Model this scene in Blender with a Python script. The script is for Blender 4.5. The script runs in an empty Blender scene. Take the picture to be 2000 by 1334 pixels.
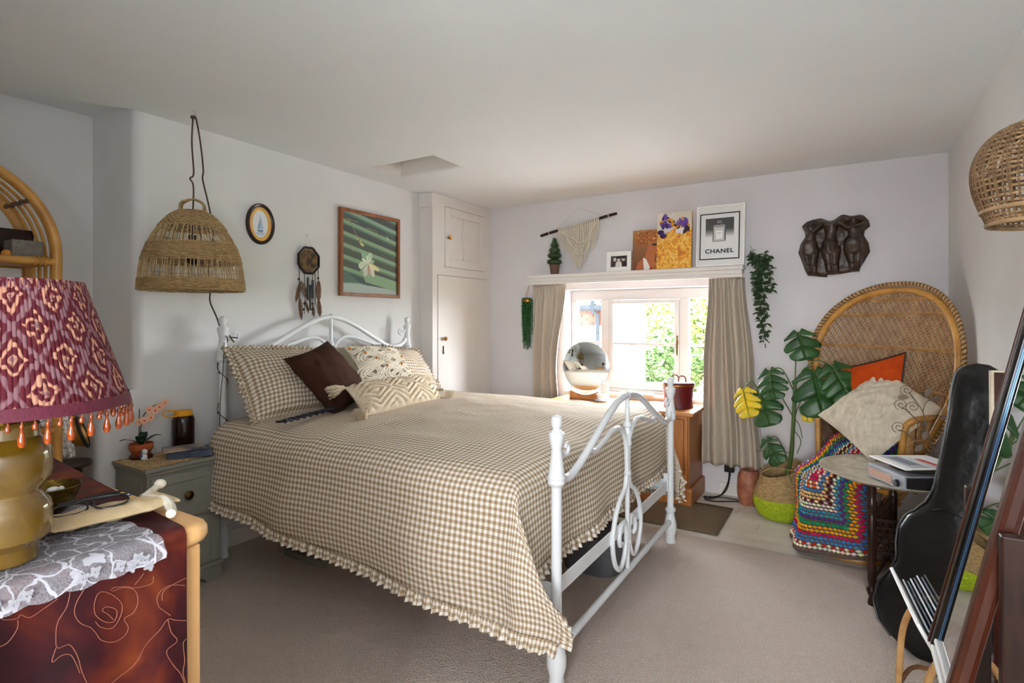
import bpy, bmesh, math, random
from math import sin, cos, pi, sqrt, atan2, radians, hypot
from mathutils import Vector, Matrix, noise
random.seed(7)
S = bpy.context.scene
COL = S.collection
# ------------------------------------------------------------------ camera
cd = bpy.data.cameras.new('camera'); cam = bpy.data.objects.new('camera', cd); COL.objects.link(cam)
cam.location = (0, 0, 1.35)
cam.rotation_euler = (radians(90), 0, 0.547)
cd.sensor_width = 36.0; cd.lens = 36.0 * 1070 / 2000; cd.shift_y = -43 / 2000.0
cd.clip_start = 0.02; cd.clip_end = 200
S.camera = cam
# ------------------------------------------------------------------ world, lights, exposure
W = bpy.data.worlds.new('sky'); S.world = W; W.use_nodes = True
wn = W.node_tree.nodes; wl = W.node_tree.links; wn.clear()
wo = wn.new('ShaderNodeOutputWorld'); wb = wn.new('ShaderNodeBackground')
wb.inputs['Color'].default_value = (0.94, 0.97, 1.0, 1); wb.inputs['Strength'].default_value = 43.0
wl.new(wb.outputs[0], wo.inputs[0])
def area(name, loc, rot, sx, sy, power, color, portal=False):
    l = bpy.data.lights.new(name, 'AREA'); l.shape = 'RECTANGLE'; l.size = sx; l.size_y = sy
    l.energy = power; l.color = color
    if portal: l.cycles.is_portal = True
    o = bpy.data.objects.new(name, l); COL.objects.link(o); o.location = loc; o.rotation_euler = rot
    return o
area('window_portal', (-1.5, 4.80, 1.17), (radians(-90), 0, 0), 1.4, 0.95, 1, (1, 1, 1), True)
area('rear_window_portal', (0.10, -1.98, 1.45), (radians(90), 0, 0), .5, 1.1, 1, (1, 1, 1), True)
area('ceiling_fill', (.10, -1.05, 1.30), (radians(180 - 36), 0, radians(14)), .9, .9, 32, (.94, .97, 1.0))  # unseen fill light added behind the camera to brighten the ceiling
S.view_settings.view_transform = 'Standard'; S.view_settings.look = 'None'
S.view_settings.gamma = 1.0; S.view_settings.use_curve_mapping = False
S.view_settings.exposure = 0.9
S.cycles.max_bounces = 12; S.cycles.diffuse_bounces = 8; S.cycles.glossy_bounces = 4
S.cycles.transparent_max_bounces = 16; S.cycles.caustics_reflective = False; S.cycles.caustics_refractive = False
S.cycles.sample_clamp_indirect = 6.0
# ------------------------------------------------------------------ materials
def lin(c):
    r = []
    for x in c[:3]:
        x /= 255.0
        r.append(x / 12.92 if x <= 0.04045 else ((x + 0.055) / 1.055) ** 2.4)
    return (r[0], r[1], r[2], 1.0)
class N:
    """small node helper"""
    def __init__(s, name):
        s.m = bpy.data.materials.new(name); s.m.use_nodes = True
        s.t = s.m.node_tree; s.b = s.t.nodes['Principled BSDF']; s.out = s.t.nodes['Material Output']
    def n(s, kind, **kw):
        x = s.t.nodes.new('ShaderNode' + kind)
        for k, v in kw.items(): setattr(x, k, v)
        return x
    def l(s, a, b): s.t.links.new(a, b)
    def coord(s, kind='Object', scale=(1, 1, 1), rot=(0, 0, 0)):
        tc = s.n('TexCoord'); mp = s.n('Mapping'); s.l(tc.outputs[kind], mp.inputs[0])
        mp.inputs['Scale'].default_value = scale; mp.inputs['Rotation'].default_value = rot
        return mp.outputs[0]
    def noise(s, co, scale, detail=4, dist=0, rough=.55):
        x = s.n('TexNoise'); s.l(co, x.inputs['Vector'])
        x.inputs['Scale'].default_value = scale; x.inputs['Detail'].default_value = detail
        x.inputs['Distortion'].default_value = dist; x.inputs['Roughness'].default_value = rough
        return x.outputs['Fac']
    def ramp(s, fac, stops, const=False):
        r = s.n('ValToRGB'); s.l(fac, r.inputs[0]); e = r.color_ramp.elements
        if const: r.color_ramp.interpolation = 'CONSTANT'
        e[0].position, e[0].color = stops[0][0], lin(stops[0][1]); e[1].position, e[1].color = stops[1][0], lin(stops[1][1])
        for p, c in stops[2:]:
            k = e.new(p); k.color = lin(c)
        return r.outputs[0]
    def math(s, op, a, b=None):
        x = s.n('Math', operation=op)
        for i, v in enumerate((a, b)):
            if v is None: continue
            if hasattr(v, 'is_linked'): s.l(v, x.inputs[i])
            else: x.inputs[i].default_value = v
        return x.outputs[0]
    def mix(s, fac, a, b):
        x = s.n('Mix', data_type='RGBA')
        for sock, v in ((x.inputs[0], fac), (x.inputs[6], a), (x.inputs[7], b)):
            if hasattr(v, 'is_linked'): s.l(v, sock)
            elif isinstance(v, tuple): sock.default_value = lin(v)
            else: sock.default_value = v
        return x.outputs[2]
    def bump(s, h, strength, dist=.01):
        x = s.n('Bump'); x.inputs['Strength'].default_value = strength; x.inputs['Distance'].default_value = dist
        s.l(h, x.inputs['Height']); s.l(x.outputs[0], s.b.inputs['Normal']); return x
    def set(s, col=None, rough=.5, metal=0.0, spec=.5):
        if col is not None:
            if hasattr(col, 'is_linked'): s.l(col, s.b.inputs['Base Color'])
            else: s.b.inputs['Base Color'].default_value = lin(col)
        s.b.inputs['Roughness'].default_value = rough; s.b.inputs['Metallic'].default_value = metal
        s.b.inputs['Specular IOR Level'].default_value = spec
        return s
def mat(name, c, rough=.5, metal=0, c2=None, ns=8, bump=0, bs=60, spec=.5, coord='Object', st=(1, 1, 1), lo=.35, hi=.65, bd=.004):
    x = N(name); co = x.coord(coord, st)
    if c2: x.set(x.ramp(x.noise(co, ns), [(lo, c), (hi, c2)]), rough, metal, spec)
    else: x.set(c, rough, metal, spec)
    if bump: x.bump(x.noise(co, bs, 3), bump, bd)
    return x.m
def wood(name, a, b, axis='X', scale=6, rough=.45, ring=9, spec=.4):
    x = N(name); st = {'X': (.12, 1, 1), 'Y': (1, .12, 1), 'Z': (1, 1, .12)}[axis]
    co = x.coord('Object', tuple(v * scale for v in st))
    n1 = x.noise(co, 2.2, 6, 1.2); n2 = x.noise(co, ring, 3, .4)
    f = x.math('ADD', x.math('MULTIPLY', n1, .65), x.math('MULTIPLY', n2, .35))
    x.set(x.ramp(f, [(.38, a), (.62, b)]), rough, 0, spec); x.bump(n2, .08, .003)
    return x.m
def vcol(name, rough=.6, bump=0, bs=80, spec=.4, attr='Col'):
    x = N(name); a = x.n('Attribute', attribute_name=attr); x.set(a.outputs['Color'], rough, 0, spec)
    if bump: x.bump(x.noise(x.coord('Object'), bs, 3), bump, .003)
    return x.m
M = {}
M['plaster'] = mat('white_plaster', (226, 227, 227), .9, c2=(220, 220, 220), ns=1.5, bump=.25, bs=6, spec=.2, bd=.006)
M['plaster_cool'] = mat('cool_white_plaster', (222, 220, 223), .9, c2=(216, 213, 217), ns=1.2, bump=.25, bs=7, spec=.2, bd=.006)
M['ceiling'] = mat('ceiling_paint', (230, 233, 234), .92, c2=(226, 229, 230), ns=1, bump=.2, bs=4, spec=.2, bd=.006)
M['joinery'] = mat('white_joinery_paint', (228, 225, 221), .45, c2=(223, 219, 214), ns=2, bump=.05, bs=40)
M['window_paint'] = mat('white_window_paint', (206, 205, 204), .4, bump=.05, bs=50)
M['board'] = mat('painted_floorboard', (214, 208, 199), .4, c2=(196, 188, 178), ns=3, bump=.12, bs=22, st=(.3, 2, 1))
def carpet_mat(name, a, b, c):
    x = N(name); co = x.coord('Object')
    big = x.noise(co, 1.6, 3); fine = x.noise(co, 240, 2); v = x.n('TexVoronoi'); x.l(co, v.inputs['Vector']); v.inputs['Scale'].default_value = 170
    base = x.ramp(big, [(.35, a), (.7, b)])
    x.set(x.mix(x.math('MULTIPLY', x.math('ADD', fine, v.outputs['Distance']), .42), c, base), .97, 0, .08)
    x.bump(x.math('ADD', fine, x.math('MULTIPLY', v.outputs['Distance'], 1.2)), .9, .006)
    return x.m
M['carpet'] = carpet_mat('beige_carpet', (228, 216, 207), (222, 208, 198), (184, 168, 155))
M['mat'] = carpet_mat('sisal_mat', (152, 134, 112), (140, 122, 100), (98, 82, 64))
M['iron'] = mat('white_painted_iron', (226, 230, 233), .35, bump=.06, bs=30, spec=.5)
M['brass'] = mat('brass', (196, 148, 66), .28, 1.0, c2=(150, 105, 40), ns=14)
M['brass_old'] = mat('aged_brass', (120, 96, 44), .38, 1.0, c2=(62, 46, 20), ns=30, bump=.5, bs=70)
M['black'] = mat('black_plastic', (14, 14, 15), .35)
M['soot'] = mat('dark_iron', (40, 38, 36), .5, .6)
M['white'] = mat('white_gloss', (240, 240, 238), .3)
M['paper'] = mat('paper', (232, 222, 198), .8, c2=(214, 200, 170), ns=30, st=(1, 1, 8))
M['mirror'] = N('mirror_glass').set((236, 240, 242), .015, 1.0).m
def glass_mat():
    x = N('window_glass'); tr = x.n('BsdfTransparent'); gl = x.n('BsdfGlossy'); gl.inputs['Roughness'].default_value = .02
    mx = x.n('MixShader'); mx.inputs[0].default_value = .05
    x.l(tr.outputs[0], mx.inputs[1]); x.l(gl.outputs[0], mx.inputs[2]); x.l(mx.outputs[0], x.out.inputs[0]); return x.m
M['glass'] = glass_mat()
M['rattan'] = mat('golden_rattan', (196, 146, 70), .38, c2=(164, 112, 44), ns=9, bump=.1, bs=40, st=(1, 1, 1))
M['rattan_dark'] = mat('dark_rattan_binding', (112, 74, 36), .5, c2=(76, 48, 22), ns=30)
M['cane'] = mat('woven_cane', (192, 150, 96), .5, c2=(156, 112, 64), ns=18)
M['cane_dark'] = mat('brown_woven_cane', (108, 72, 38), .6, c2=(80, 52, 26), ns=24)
M['seagrass'] = mat('seagrass', (182, 154, 108), .75, c2=(142, 114, 72), ns=40, st=(1, 1, 3), bump=.3, bs=120)
M['jute'] = mat('pale_jute', (192, 164, 120), .75, c2=(150, 120, 78), ns=60)
M['cord_brown'] = mat('brown_flex', (72, 48, 36), .6)
M['leaf'] = mat('monstera_leaf', (24, 62, 24), .4, c2=(38, 84, 32), ns=9, bump=.15, bs=25)
M['leaf_yellow'] = mat('yellow_leaf', (228, 190, 20), .45, c2=(196, 176, 30), ns=14)
M['stem'] = mat('green_stem', (66, 96, 44), .5, c2=(88, 104, 52), ns=20)
M['ivy'] = mat('ivy_leaf', (40, 66, 40), .45, c2=(72, 94, 62), ns=40)
M['succulent'] = mat('hanging_green', (38, 112, 42), .5, c2=(26, 80, 30), ns=60)
M['soil'] = mat('dark_soil', (40, 28, 20), .95, bump=.6, bs=60)
M['linen'] = mat('linen_curtain', (190, 180, 166), .9, c2=(180, 169, 154), ns=90, st=(1, 1, .15), bump=.2, bs=260, spec=.1)
M['burgundy'] = mat('burgundy_leather', (104, 18, 26), .38, c2=(84, 12, 20), ns=8, bump=.08, bs=60)
M['pine'] = wood('waxed_pine', (196, 140, 84), (168, 108, 56), 'X', 5, .4)
M['pine_side'] = wood('pine_cupboard_side', (170, 112, 58), (140, 84, 38), 'Z', 5, .42)
M['pale_pine'] = wood('pale_pine', (222, 178, 122), (206, 156, 98), 'X', 4, .45)
M['pale_pine_z'] = wood('pale_pine_upright', (220, 174, 118), (204, 152, 94), 'Z', 4, .45)
M['darkwood'] = wood('dark_turned_wood', (52, 28, 18), (28, 14, 9), 'Z', 8, .3)
M['mahogany'] = wood('mahogany', (74, 34, 20), (48, 20, 12), 'Z', 5, .22, spec=.6)
M['lacquer'] = mat('black_lacquer', (12, 11, 12), .15, spec=.6)
M['oak_frame'] = wood('oak_frame', (140, 84, 42), (104, 58, 26), 'Z', 7, .4)
M['sage'] = mat('sage_grey_paint', (142, 143, 132), .5, c2=(134, 135, 124), ns=4, bump=.05, bs=60)
M['sage_line'] = mat('sage_grey_paint_groove', (112, 112, 102), .6)
def gingham():
    x = N('gingham_cotton'); tc = x.n('TexCoord'); sp = x.n('SeparateXYZ'); x.l(tc.outputs['UV'], sp.inputs[0])
    st = []
    for i in (0, 1):
        f = x.math('FRACT', x.math('MULTIPLY', sp.outputs[i], 1 / .0235)); st.append(x.math('GREATER_THAN', f, .5))
    s = x.math('MULTIPLY', x.math('ADD', st[0], st[1]), .5)
    c = x.ramp(s, [(0, (228, 223, 216)), (.5, (188, 173, 152)), (1, (150, 127, 97))])
    x.set(c, .9, 0, .12)
    x.bump(x.noise(tc.outputs['UV'], 40, 4), .35, .01)
    return x.m
M['gingham'] = gingham()
M['mattress'] = mat('cream_mattress', (206, 192, 176), .9, bump=.2, bs=80)
M['brown_velvet'] = mat('brown_velvet', (62, 36, 24), .85, c2=(52, 29, 19), ns=6, bump=.2, bs=50, spec=.15)
M['macrame'] = mat('macrame_cord', (222, 215, 200), .9, c2=(206, 196, 176), ns=70, bump=.4, bs=160, spec=.1)
M['tuft'] = mat('cream_tufted_cotton', (222, 208, 186), .95, c2=(208, 190, 162), ns=50, bump=.7, bs=150, spec=.1)
M['bead_wood'] = mat('wooden_bead', (196, 128, 50), .45)
M['cream_cushion'] = mat('cream_embroidered_cotton', (206, 196, 178), .9, c2=(194, 182, 162), ns=26, bump=.5, bs=60, spec=.1)
M['orange'] = mat('burnt_orange_cotton', (180, 68, 16), .85, c2=(166, 58, 12), ns=20, bump=.2, bs=120, spec=.15)
M['stitch'] = vcol('crochet_wool', .9, .3, 200, .1)
M['crochet_base'] = mat('brown_crochet_edge', (104, 84, 76), .95, c2=(86, 68, 60), ns=80, bump=.5, bs=150)
M['print'] = vcol('printed_surface', .55)
M['vinyl'] = mat('black_vinyl', (6, 6, 7), .36, c2=(10, 10, 12), ns=5, bump=.5, bs=9, spec=.5, bd=.02)
M['carving'] = mat('carved_dark_wood', (66, 44, 30), .4, c2=(34, 22, 15), ns=9, bump=.3, bs=40)
M['amber'] = mat('amber_glass_bead', (168, 70, 6), .1, c2=(84, 26, 4), ns=90, spec=.8)
def glazed():
    x = N('ochre_glaze'); x.set(x.ramp(x.noise(x.coord('Object', (1, 1, .5)), 22, 4), [(.35, (98, 72, 14)), (.7, (124, 94, 28))]), .14, 0, .6)
    x.b.inputs['Coat Weight'].default_value = .6; x.b.inputs['Coat Roughness'].default_value = .04; return x.m
M['glaze'] = glazed()
def ikat():
    x = N('ikat_silk'); co = x.coord('UV'); nz = x.n('TexNoise'); x.l(co, nz.inputs['Vector']); nz.inputs['Scale'].default_value = 30
    sp = x.n('SeparateXYZ'); x.l(co, sp.inputs[0])
    # ogee lattice: diamonds in (u, v); streaky noise shifts v like ikat dyeing
    streak = x.noise(x.coord('UV', (70, 5, 1)), 1, 2)
    u = x.math('MULTIPLY', sp.outputs[0], 14.0); v = x.math('ADD', x.math('MULTIPLY', sp.outputs[1], 2.1), x.math('MULTIPLY', streak, .5))
    a = x.math('ABSOLUTE', x.math('SUBTRACT', x.math('FRACT', u), .5)); b = x.math('ABSOLUTE', x.math('SUBTRACT', x.math('FRACT', v), .5))
    d = x.math('ADD', a, b)
    odd = x.math('ABSOLUTE', x.math('SUBTRACT', d, .5))      # 0 on the lattice lines, .5 in diamond centres
    maroon, pink, tan = (78, 19, 30), (116, 82, 88), (168, 122, 100)
    c = x.ramp(odd, [(0, pink), (.05, pink), (.085, maroon), (.20, maroon), (.225, tan), (.285, tan), (.31, maroon), (.40, maroon), (.43, tan), (.455, pink)])
    x.set(c, .75, 0, .2); x.bump(x.noise(x.coord('UV', (160, 2, 1)), 1, 1), .5, .004); return x.m
M['ikat'] = ikat()
M['maroon'] = mat('maroon_braid', (84, 14, 38), .7, bump=.3, bs=200)
def silk():
    x = N('painted_silk'); co = x.coord('Object'); a = x.noise(co, 7, 3, .8); b = x.noise(co, 30, 3)
    c = x.ramp(a, [(.30, (36, 8, 14)), (.48, (58, 13, 20)), (.58, (84, 26, 16)), (.70, (118, 52, 16)), (.8, (74, 20, 16))])
    x.set(c, .62, 0, .25); x.bump(b, .2, .004); return x.m
M['silk'] = silk()
M['gutta'] = mat('gold_outline', (150, 88, 66), .6)
def lace():
    x = N('white_lace'); co = x.coord('UV'); v = x.n('TexVoronoi', feature='DISTANCE_TO_EDGE'); x.l(co, v.inputs['Vector']); v.inputs['Scale'].default_value = 260
    v2 = x.n('TexVoronoi', feature='DISTANCE_TO_EDGE'); nz = x.n('TexNoise'); x.l(co, nz.inputs['Vector']); nz.inputs['Scale'].default_value = 24
    va = x.n('VectorMath', operation='MULTIPLY_ADD'); x.l(nz.outputs['Color'], va.inputs[0]); va.inputs[1].default_value = (.05, .05, 0); x.l(co, va.inputs[2])
    x.l(va.outputs[0], v2.inputs['Vector']); v2.inputs['Scale'].default_value = 26
    net = x.math('LESS_THAN', v.outputs['Distance'], .10); vine = x.math('LESS_THAN', v2.outputs['Distance'], .035)
    blot = x.math('GREATER_THAN', x.noise(co, 16, 3), .63)
    al = x.math('MAXIMUM', x.math('MAXIMUM', x.math('MULTIPLY', net, .40), x.math('MULTIPLY', blot, .72)), x.math('MULTIPLY', vine, .85))
    x.set((206, 206, 214), .85, 0, .1); al = x.math('MAXIMUM', al, .26); x.l(al, x.b.inputs['Alpha']); return x.m
M['lace'] = lace()
M['lace_petal'] = mat('lace_petal', (176, 176, 184), .9)
M['horn'] = mat('polished_brass_horn', (214, 170, 92), .3, .8, c2=(150, 110, 48), ns=9)
M['lace_bright'] = mat('thick_white_lace', (232, 230, 226), .9, c2=(150, 146, 140), ns=110, lo=.45, hi=.62)
M['lace_cord'] = mat('white_crochet_lace', (212, 212, 214), .9)
M['pouch'] = mat('calico_pouch', (206, 184, 146), .9, c2=(190, 166, 126), ns=30, bump=.4, bs=70)
M['terracotta'] = mat('terracotta', (182, 94, 48), .6, c2=(160, 76, 36), ns=20)
M['salt'] = mat('salt_rock', (172, 112, 84), .5, c2=(136, 78, 56), ns=14, bump=.6, bs=18)
M['lime'] = mat('lime_dyed_seagrass', (176, 194, 28), .75, c2=(146, 166, 16), ns=55, bump=.3, bs=120)
M['bottle'] = mat('dark_amber_plastic', (34, 16, 12), .15, spec=.6)
M['yellow'] = mat('mustard_plastic', (224, 160, 10), .45)
M['navy'] = mat('navy_cord', (22, 26, 44), .7)
M['tray'] = mat('engraved_brass_tray', (222, 218, 204), .36, .35, c2=(192, 184, 166), ns=16, bump=.3, bs=60)  # pale tone carries the window and ceiling reflection on the brass
M['clear'] = glass_mat(); M['clear'].name = 'clear_acrylic'
M['grey_plastic'] = mat('silver_grey_plastic', (150, 155, 164), .35, .2)
M['mesh'] = mat('pink_speaker_cloth', (196, 158, 140), .8, c2=(176, 138, 120), ns=160)
M['wire'] = mat('bronze_wire', (116, 100, 88), .45, .5)
M['grass'] = mat('lawn', (66, 84, 38), .95, c2=(52, 70, 28), ns=20)
M['paving'] = mat('pale_paving', (176, 172, 166), .9, c2=(160, 156, 148), ns=3)
M['terrace'] = mat('white_bounce_terrace', (232, 230, 226), .9, c2=(222, 219, 213), ns=3)  # whitened to bounce daylight up to the ceiling
M['render'] = mat('white_exterior_render', (214, 214, 212), .9)
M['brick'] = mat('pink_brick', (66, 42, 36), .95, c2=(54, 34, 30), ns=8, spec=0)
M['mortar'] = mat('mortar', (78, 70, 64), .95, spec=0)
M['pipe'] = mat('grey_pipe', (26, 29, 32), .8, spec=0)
M['bush'] = vcol('bush_leaf', .6)
M['bark'] = mat('bark', (96, 78, 58), .9)
M['tub'] = mat('dark_grey_tub', (92, 94, 98), .5)
M['wicker'] = mat('pale_wicker', (158, 128, 92), .6, c2=(126, 98, 66), ns=30)
M['wicker_dark'] = mat('brown_wicker', (112, 86, 58), .6, c2=(92, 68, 44), ns=30)
M['macrame_ground'] = mat('macrame_cushion_cloth', (150, 140, 120), .95)
M['sleeve_dark'] = mat('dark_card_sleeve', (42, 42, 46), .4)
M['sleeve_pale'] = mat('pale_card_sleeve', (206, 212, 220), .55)
M['sleeve_blue'] = mat('blue_card_sleeve', (70, 84, 108), .5)
M['bevel_glass'] = mat('blue_bevel', (96, 140, 190), .12, .8)
M['flower'] = mat('pale_stone', (214, 178, 150), .9, c2=(190, 150, 120), ns=3)
# ------------------------------------------------------------------ mesh builder
ROOT = {}
class MB:
    def __init__(s): s.v = []; s.f = []; s.uv = {}; s.mi = []; s.col = {}; s.hc = False
    def add(s, vs, fs, mi=0, col=None, uvs=None):
        o = len(s.v); s.v += [tuple(v) for v in vs]
        for k, f in enumerate(fs):
            if uvs: s.uv[len(s.f)] = [uvs[i] for i in f]
            if col is not None: s.col[len(s.f)] = col; s.hc = True
            s.f.append(tuple(i + o for i in f)); s.mi.append(mi)
        return s
    def box(s, x0, x1, y0, y1, z0, z1, mi=0, col=None):
        return s.add([(x0, y0, z0), (x1, y0, z0), (x1, y1, z0), (x0, y1, z0), (x0, y0, z1), (x1, y0, z1), (x1, y1, z1), (x0, y1, z1)],
                     [(0, 3, 2, 1), (4, 5, 6, 7), (0, 1, 5, 4), (1, 2, 6, 5), (2, 3, 7, 6), (3, 0, 4, 7)], mi, col)
    def obox(s, c, ex, ey, ez, mi=0, col=None):
        c, ex, ey, ez = map(Vector, (c, ex, ey, ez))
        vs = [c + ex * a + ey * b + ez * d for d in (-1, 1) for a, b in ((-1, -1), (1, -1), (1, 1), (-1, 1))]
        return s.add(vs, [(0, 3, 2, 1), (4, 5, 6, 7), (0, 1, 5, 4), (1, 2, 6, 5), (2, 3, 7, 6), (3, 0, 4, 7)], mi, col)
    def tube(s, pts, r, n=8, closed=False, mi=0, col=None, cap=True):
        pts = [Vector(p) for p in pts]; m = len(pts)
        rr = r if isinstance(r, (list, tuple)) else [r] * m
        vs = []; prev = None
        for i, p in enumerate(pts):
            a = pts[(i - 1) % m] if (closed or i > 0) else p; b = pts[(i + 1) % m] if (closed or i < m - 1) else p
            t = (b - a); t = t.normalized() if t.length > 1e-9 else Vector((0, 0, 1))
            if prev is None:
                up = Vector((0, 0, 1)) if abs(t.z) < .9 else Vector((1, 0, 0)); x = t.cross(up).normalized()
            else:
                x = prev - t * prev.dot(t); x = x.normalized() if x.length > 1e-6 else t.orthogonal().normalized()
            prev = x; y = t.cross(x)
            for k in range(n):
                q = 2 * pi * k / n; vs.append(p + x * (cos(q) * rr[i]) + y * (sin(q) * rr[i]))
        fs = []
        for i in range(m if closed else m - 1):
            j = (i + 1) % m
            for k in range(n):
                k2 = (k + 1) % n; fs.append((i * n + k, i * n + k2, j * n + k2, j * n + k))
        if not closed and cap: fs += [tuple(range(n - 1, -1, -1)), tuple((m - 1) * n + k for k in range(n))]
        return s.add(vs, fs, mi, col)
    def lathe(s, prof, c=(0, 0, 0), n=24, mi=0, col=None, axis=None):
        c = Vector(c); vs = []; m = len(prof)
        R = Vector((0, 0, 1)).rotation_difference(Vector(axis).normalized()).to_matrix() if axis else None
        for r, z in prof:
            for k in range(n):
                q = 2 * pi * k / n; p = Vector((r * cos(q), r * sin(q), z)); p = R @ p if R else p; vs.append(p + c)
        fs = [(i * n + k, i * n + (k + 1) % n, (i + 1) * n + (k + 1) % n, (i + 1) * n + k) for i in range(m - 1) for k in range(n)]
        uvs = [(k / n, i / max(1, m - 1)) for i in range(m) for k in range(n)]
        return s.add(vs, fs, mi, col)
    def ball(s, c, r, n=12, m=8, mi=0, col=None):
        if not isinstance(r, (tuple, list)): r = (r, r, r)
        c = Vector(c); vs = [c + Vector((0, 0, -r[2]))]; fs = []
        for i in range(1, m):
            a = -pi / 2 + pi * i / m
            for k in range(n): q = 2 * pi * k / n; vs.append(c + Vector((r[0] * cos(a) * cos(q), r[1] * cos(a) * sin(q), r[2] * sin(a))))
        vs.append(c + Vector((0, 0, r[2]))); L = len(vs) - 1
        for k in range(n): fs.append((0, 1 + (k + 1) % n, 1 + k)); fs.append((L, L - n + k, L - n + (k + 1) % n))
        for i in range(m - 2):
            for k in range(n): a = 1 + i * n; fs.append((a + k, a + (k + 1) % n, a + n + (k + 1) % n, a + n + k))
        return s.add(vs, fs, mi, col)
    def grid(s, fn, nu, nv, mi=0, uv=None, closed=False, col=None):
        vs = []; us = []
        for i in range(nu + 1):
            for j in range(nv + (0 if closed else 1)):
                vs.append(fn(i / nu, j / nv)); us.append(uv(i / nu, j / nv) if uv else (i / nu, j / nv))
        w = nv if closed else nv + 1
        fs = [(i * w + j, (i + 1) * w + j, (i + 1) * w + (j + 1) % w, i * w + (j + 1) % w) for i in range(nu) for j in range(nv)]
        return s.add(vs, fs, mi, col, us)
    def prism(s, poly, fn, d, mi=0, col=None):
        """closed outline poly (a, b) mapped by fn to 3D, extruded by vector d"""
        d = Vector(d); a = [Vector(fn(*p)) for p in poly]; n = len(a)
        return s.add(a + [p + d for p in a], [tuple(range(n - 1, -1, -1)), tuple(range(n, 2 * n))] + [(i, (i + 1) % n, n + (i + 1) % n, n + i) for i in range(n)], mi, col)
    def flat(s, poly, fn, col=None, mi=0):
        a = [Vector(fn(*p)) for p in poly]; return s.add(a, [tuple(range(len(a)))], mi, col)
    def xf(s, mx): s.v = [tuple(mx @ Vector(p)) for p in s.v]; return s
    def join(s, o):
        k = len(s.v); b = len(s.f); s.v += o.v; s.f += [tuple(i + k for i in f) for f in o.f]; s.mi += o.mi
        for i, u in o.uv.items(): s.uv[b + i] = u
        for i, c in o.col.items(): s.col[b + i] = c; s.hc = True
        return s
    def data(s, name, mats, off=(0, 0, 0), smooth=True, ang=.7):
        me = bpy.data.meshes.new(name); ox, oy, oz = off
        me.from_pydata([(x - ox, y - oy, z - oz) for x, y, z in s.v], [], s.f)
        for m in (mats if isinstance(mats, (list, tuple)) else [mats]): me.materials.append(m)
        if max(s.mi, default=0): me.polygons.foreach_set('material_index', s.mi)
        if s.uv:
            ul = me.uv_layers.new(name='UVMap'); buf = [0.0] * (2 * len(me.loops)); k = 0
            for i, f in enumerate(s.f):
                u = s.uv.get(i)
                for q in range(len(f)):
                    if u: buf[2 * k], buf[2 * k + 1] = u[q]
                    k += 1
            ul.data.foreach_set('uv', buf)
        if s.hc:
            at = me.attributes.new('Col', 'FLOAT_COLOR', 'FACE'); cb = []
            for i in range(len(s.f)): cb += lin(s.col.get(i, (128, 128, 128)))
            at.data.foreach_set('color', cb)
        me.validate()
        if smooth:
            me.shade_smooth()
            if ang: me.set_sharp_from_angle(angle=ang)
        me.update(); return me
    def build(s, name, mats, parent=None, smooth=True, ang=.7, kind=None, label=None, loc=None):
        if parent is None:
            if loc is None:
                xs, ys, zs = zip(*s.v); loc = ((min(xs) + max(xs)) / 2, (min(ys) + max(ys)) / 2, min(zs))
            off = loc
        else: off = ROOT[parent.name]
        o = bpy.data.objects.new(name, s.data(name, mats, off, smooth, ang)); COL.objects.link(o)
        if parent is None: o.location = off
        else: o.parent = parent
        ROOT[o.name] = tuple(off)
        if kind: o['kind'] = kind
        if label: o['label'] = label
        return o
def thing(name, label, cat, loc, group=None):
    o = bpy.data.objects.new(name, None); o.empty_display_size = .05; COL.objects.link(o); o.location = loc; ROOT[o.name] = tuple(loc)
    o['label'] = label; o['category'] = cat
    if group: o['group'] = group
    return o
def tag(o, label, cat, group=None):
    o['label'] = label; o['category'] = cat
    if group: o['group'] = group
    return o
def inst(name, me, parent, loc, rot=None, scale=1.0):
    """another object sharing mesh data, at a world position"""
    o = bpy.data.objects.new(name, me); COL.objects.link(o); o.parent = parent
    r = ROOT[parent.name]; o.location = tuple(loc[i] - r[i] for i in range(3)); ROOT[o.name] = tuple(loc)
    if rot is not None:
        o.rotation_mode = 'QUATERNION'; o.rotation_quaternion = rot
    o.scale = (scale,) * 3 if not isinstance(scale, (tuple, list)) else scale
    return o
def bevel(o, w, seg=2):
    m = o.modifiers.new('bevel', 'BEVEL'); m.width = w; m.segments = seg; m.limit_method = 'ANGLE'; m.angle_limit = radians(35); return o
def spline(pts, n=8, closed=False):
    """Catmull-Rom through pts"""
    P = [Vector(p) for p in pts]; out = []; m = len(P)
    for i in range(m if closed else m - 1):
        if closed: a, b, c, d = P[i - 1], P[i], P[(i + 1) % m], P[(i + 2) % m]
        else: a, b, c, d = P[max(i - 1, 0)], P[i], P[i + 1], P[min(i + 2, m - 1)]
        for k in range(n):
            t = k / n; out.append(.5 * ((2 * b) + (c - a) * t + (2 * a - 5 * b + 4 * c - d) * t * t + (3 * b - a - 3 * c + d) * t ** 3))
    if not closed: out.append(P[-1])
    return out
def nz(x, y, z=0, s=1.0): return noise.noise(Vector((x * s, y * s, z * s)))
XL, YW, XR, H, YB, XA = -3.11, 4.46, .563, 2.424, -1.8, -3.52
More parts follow.
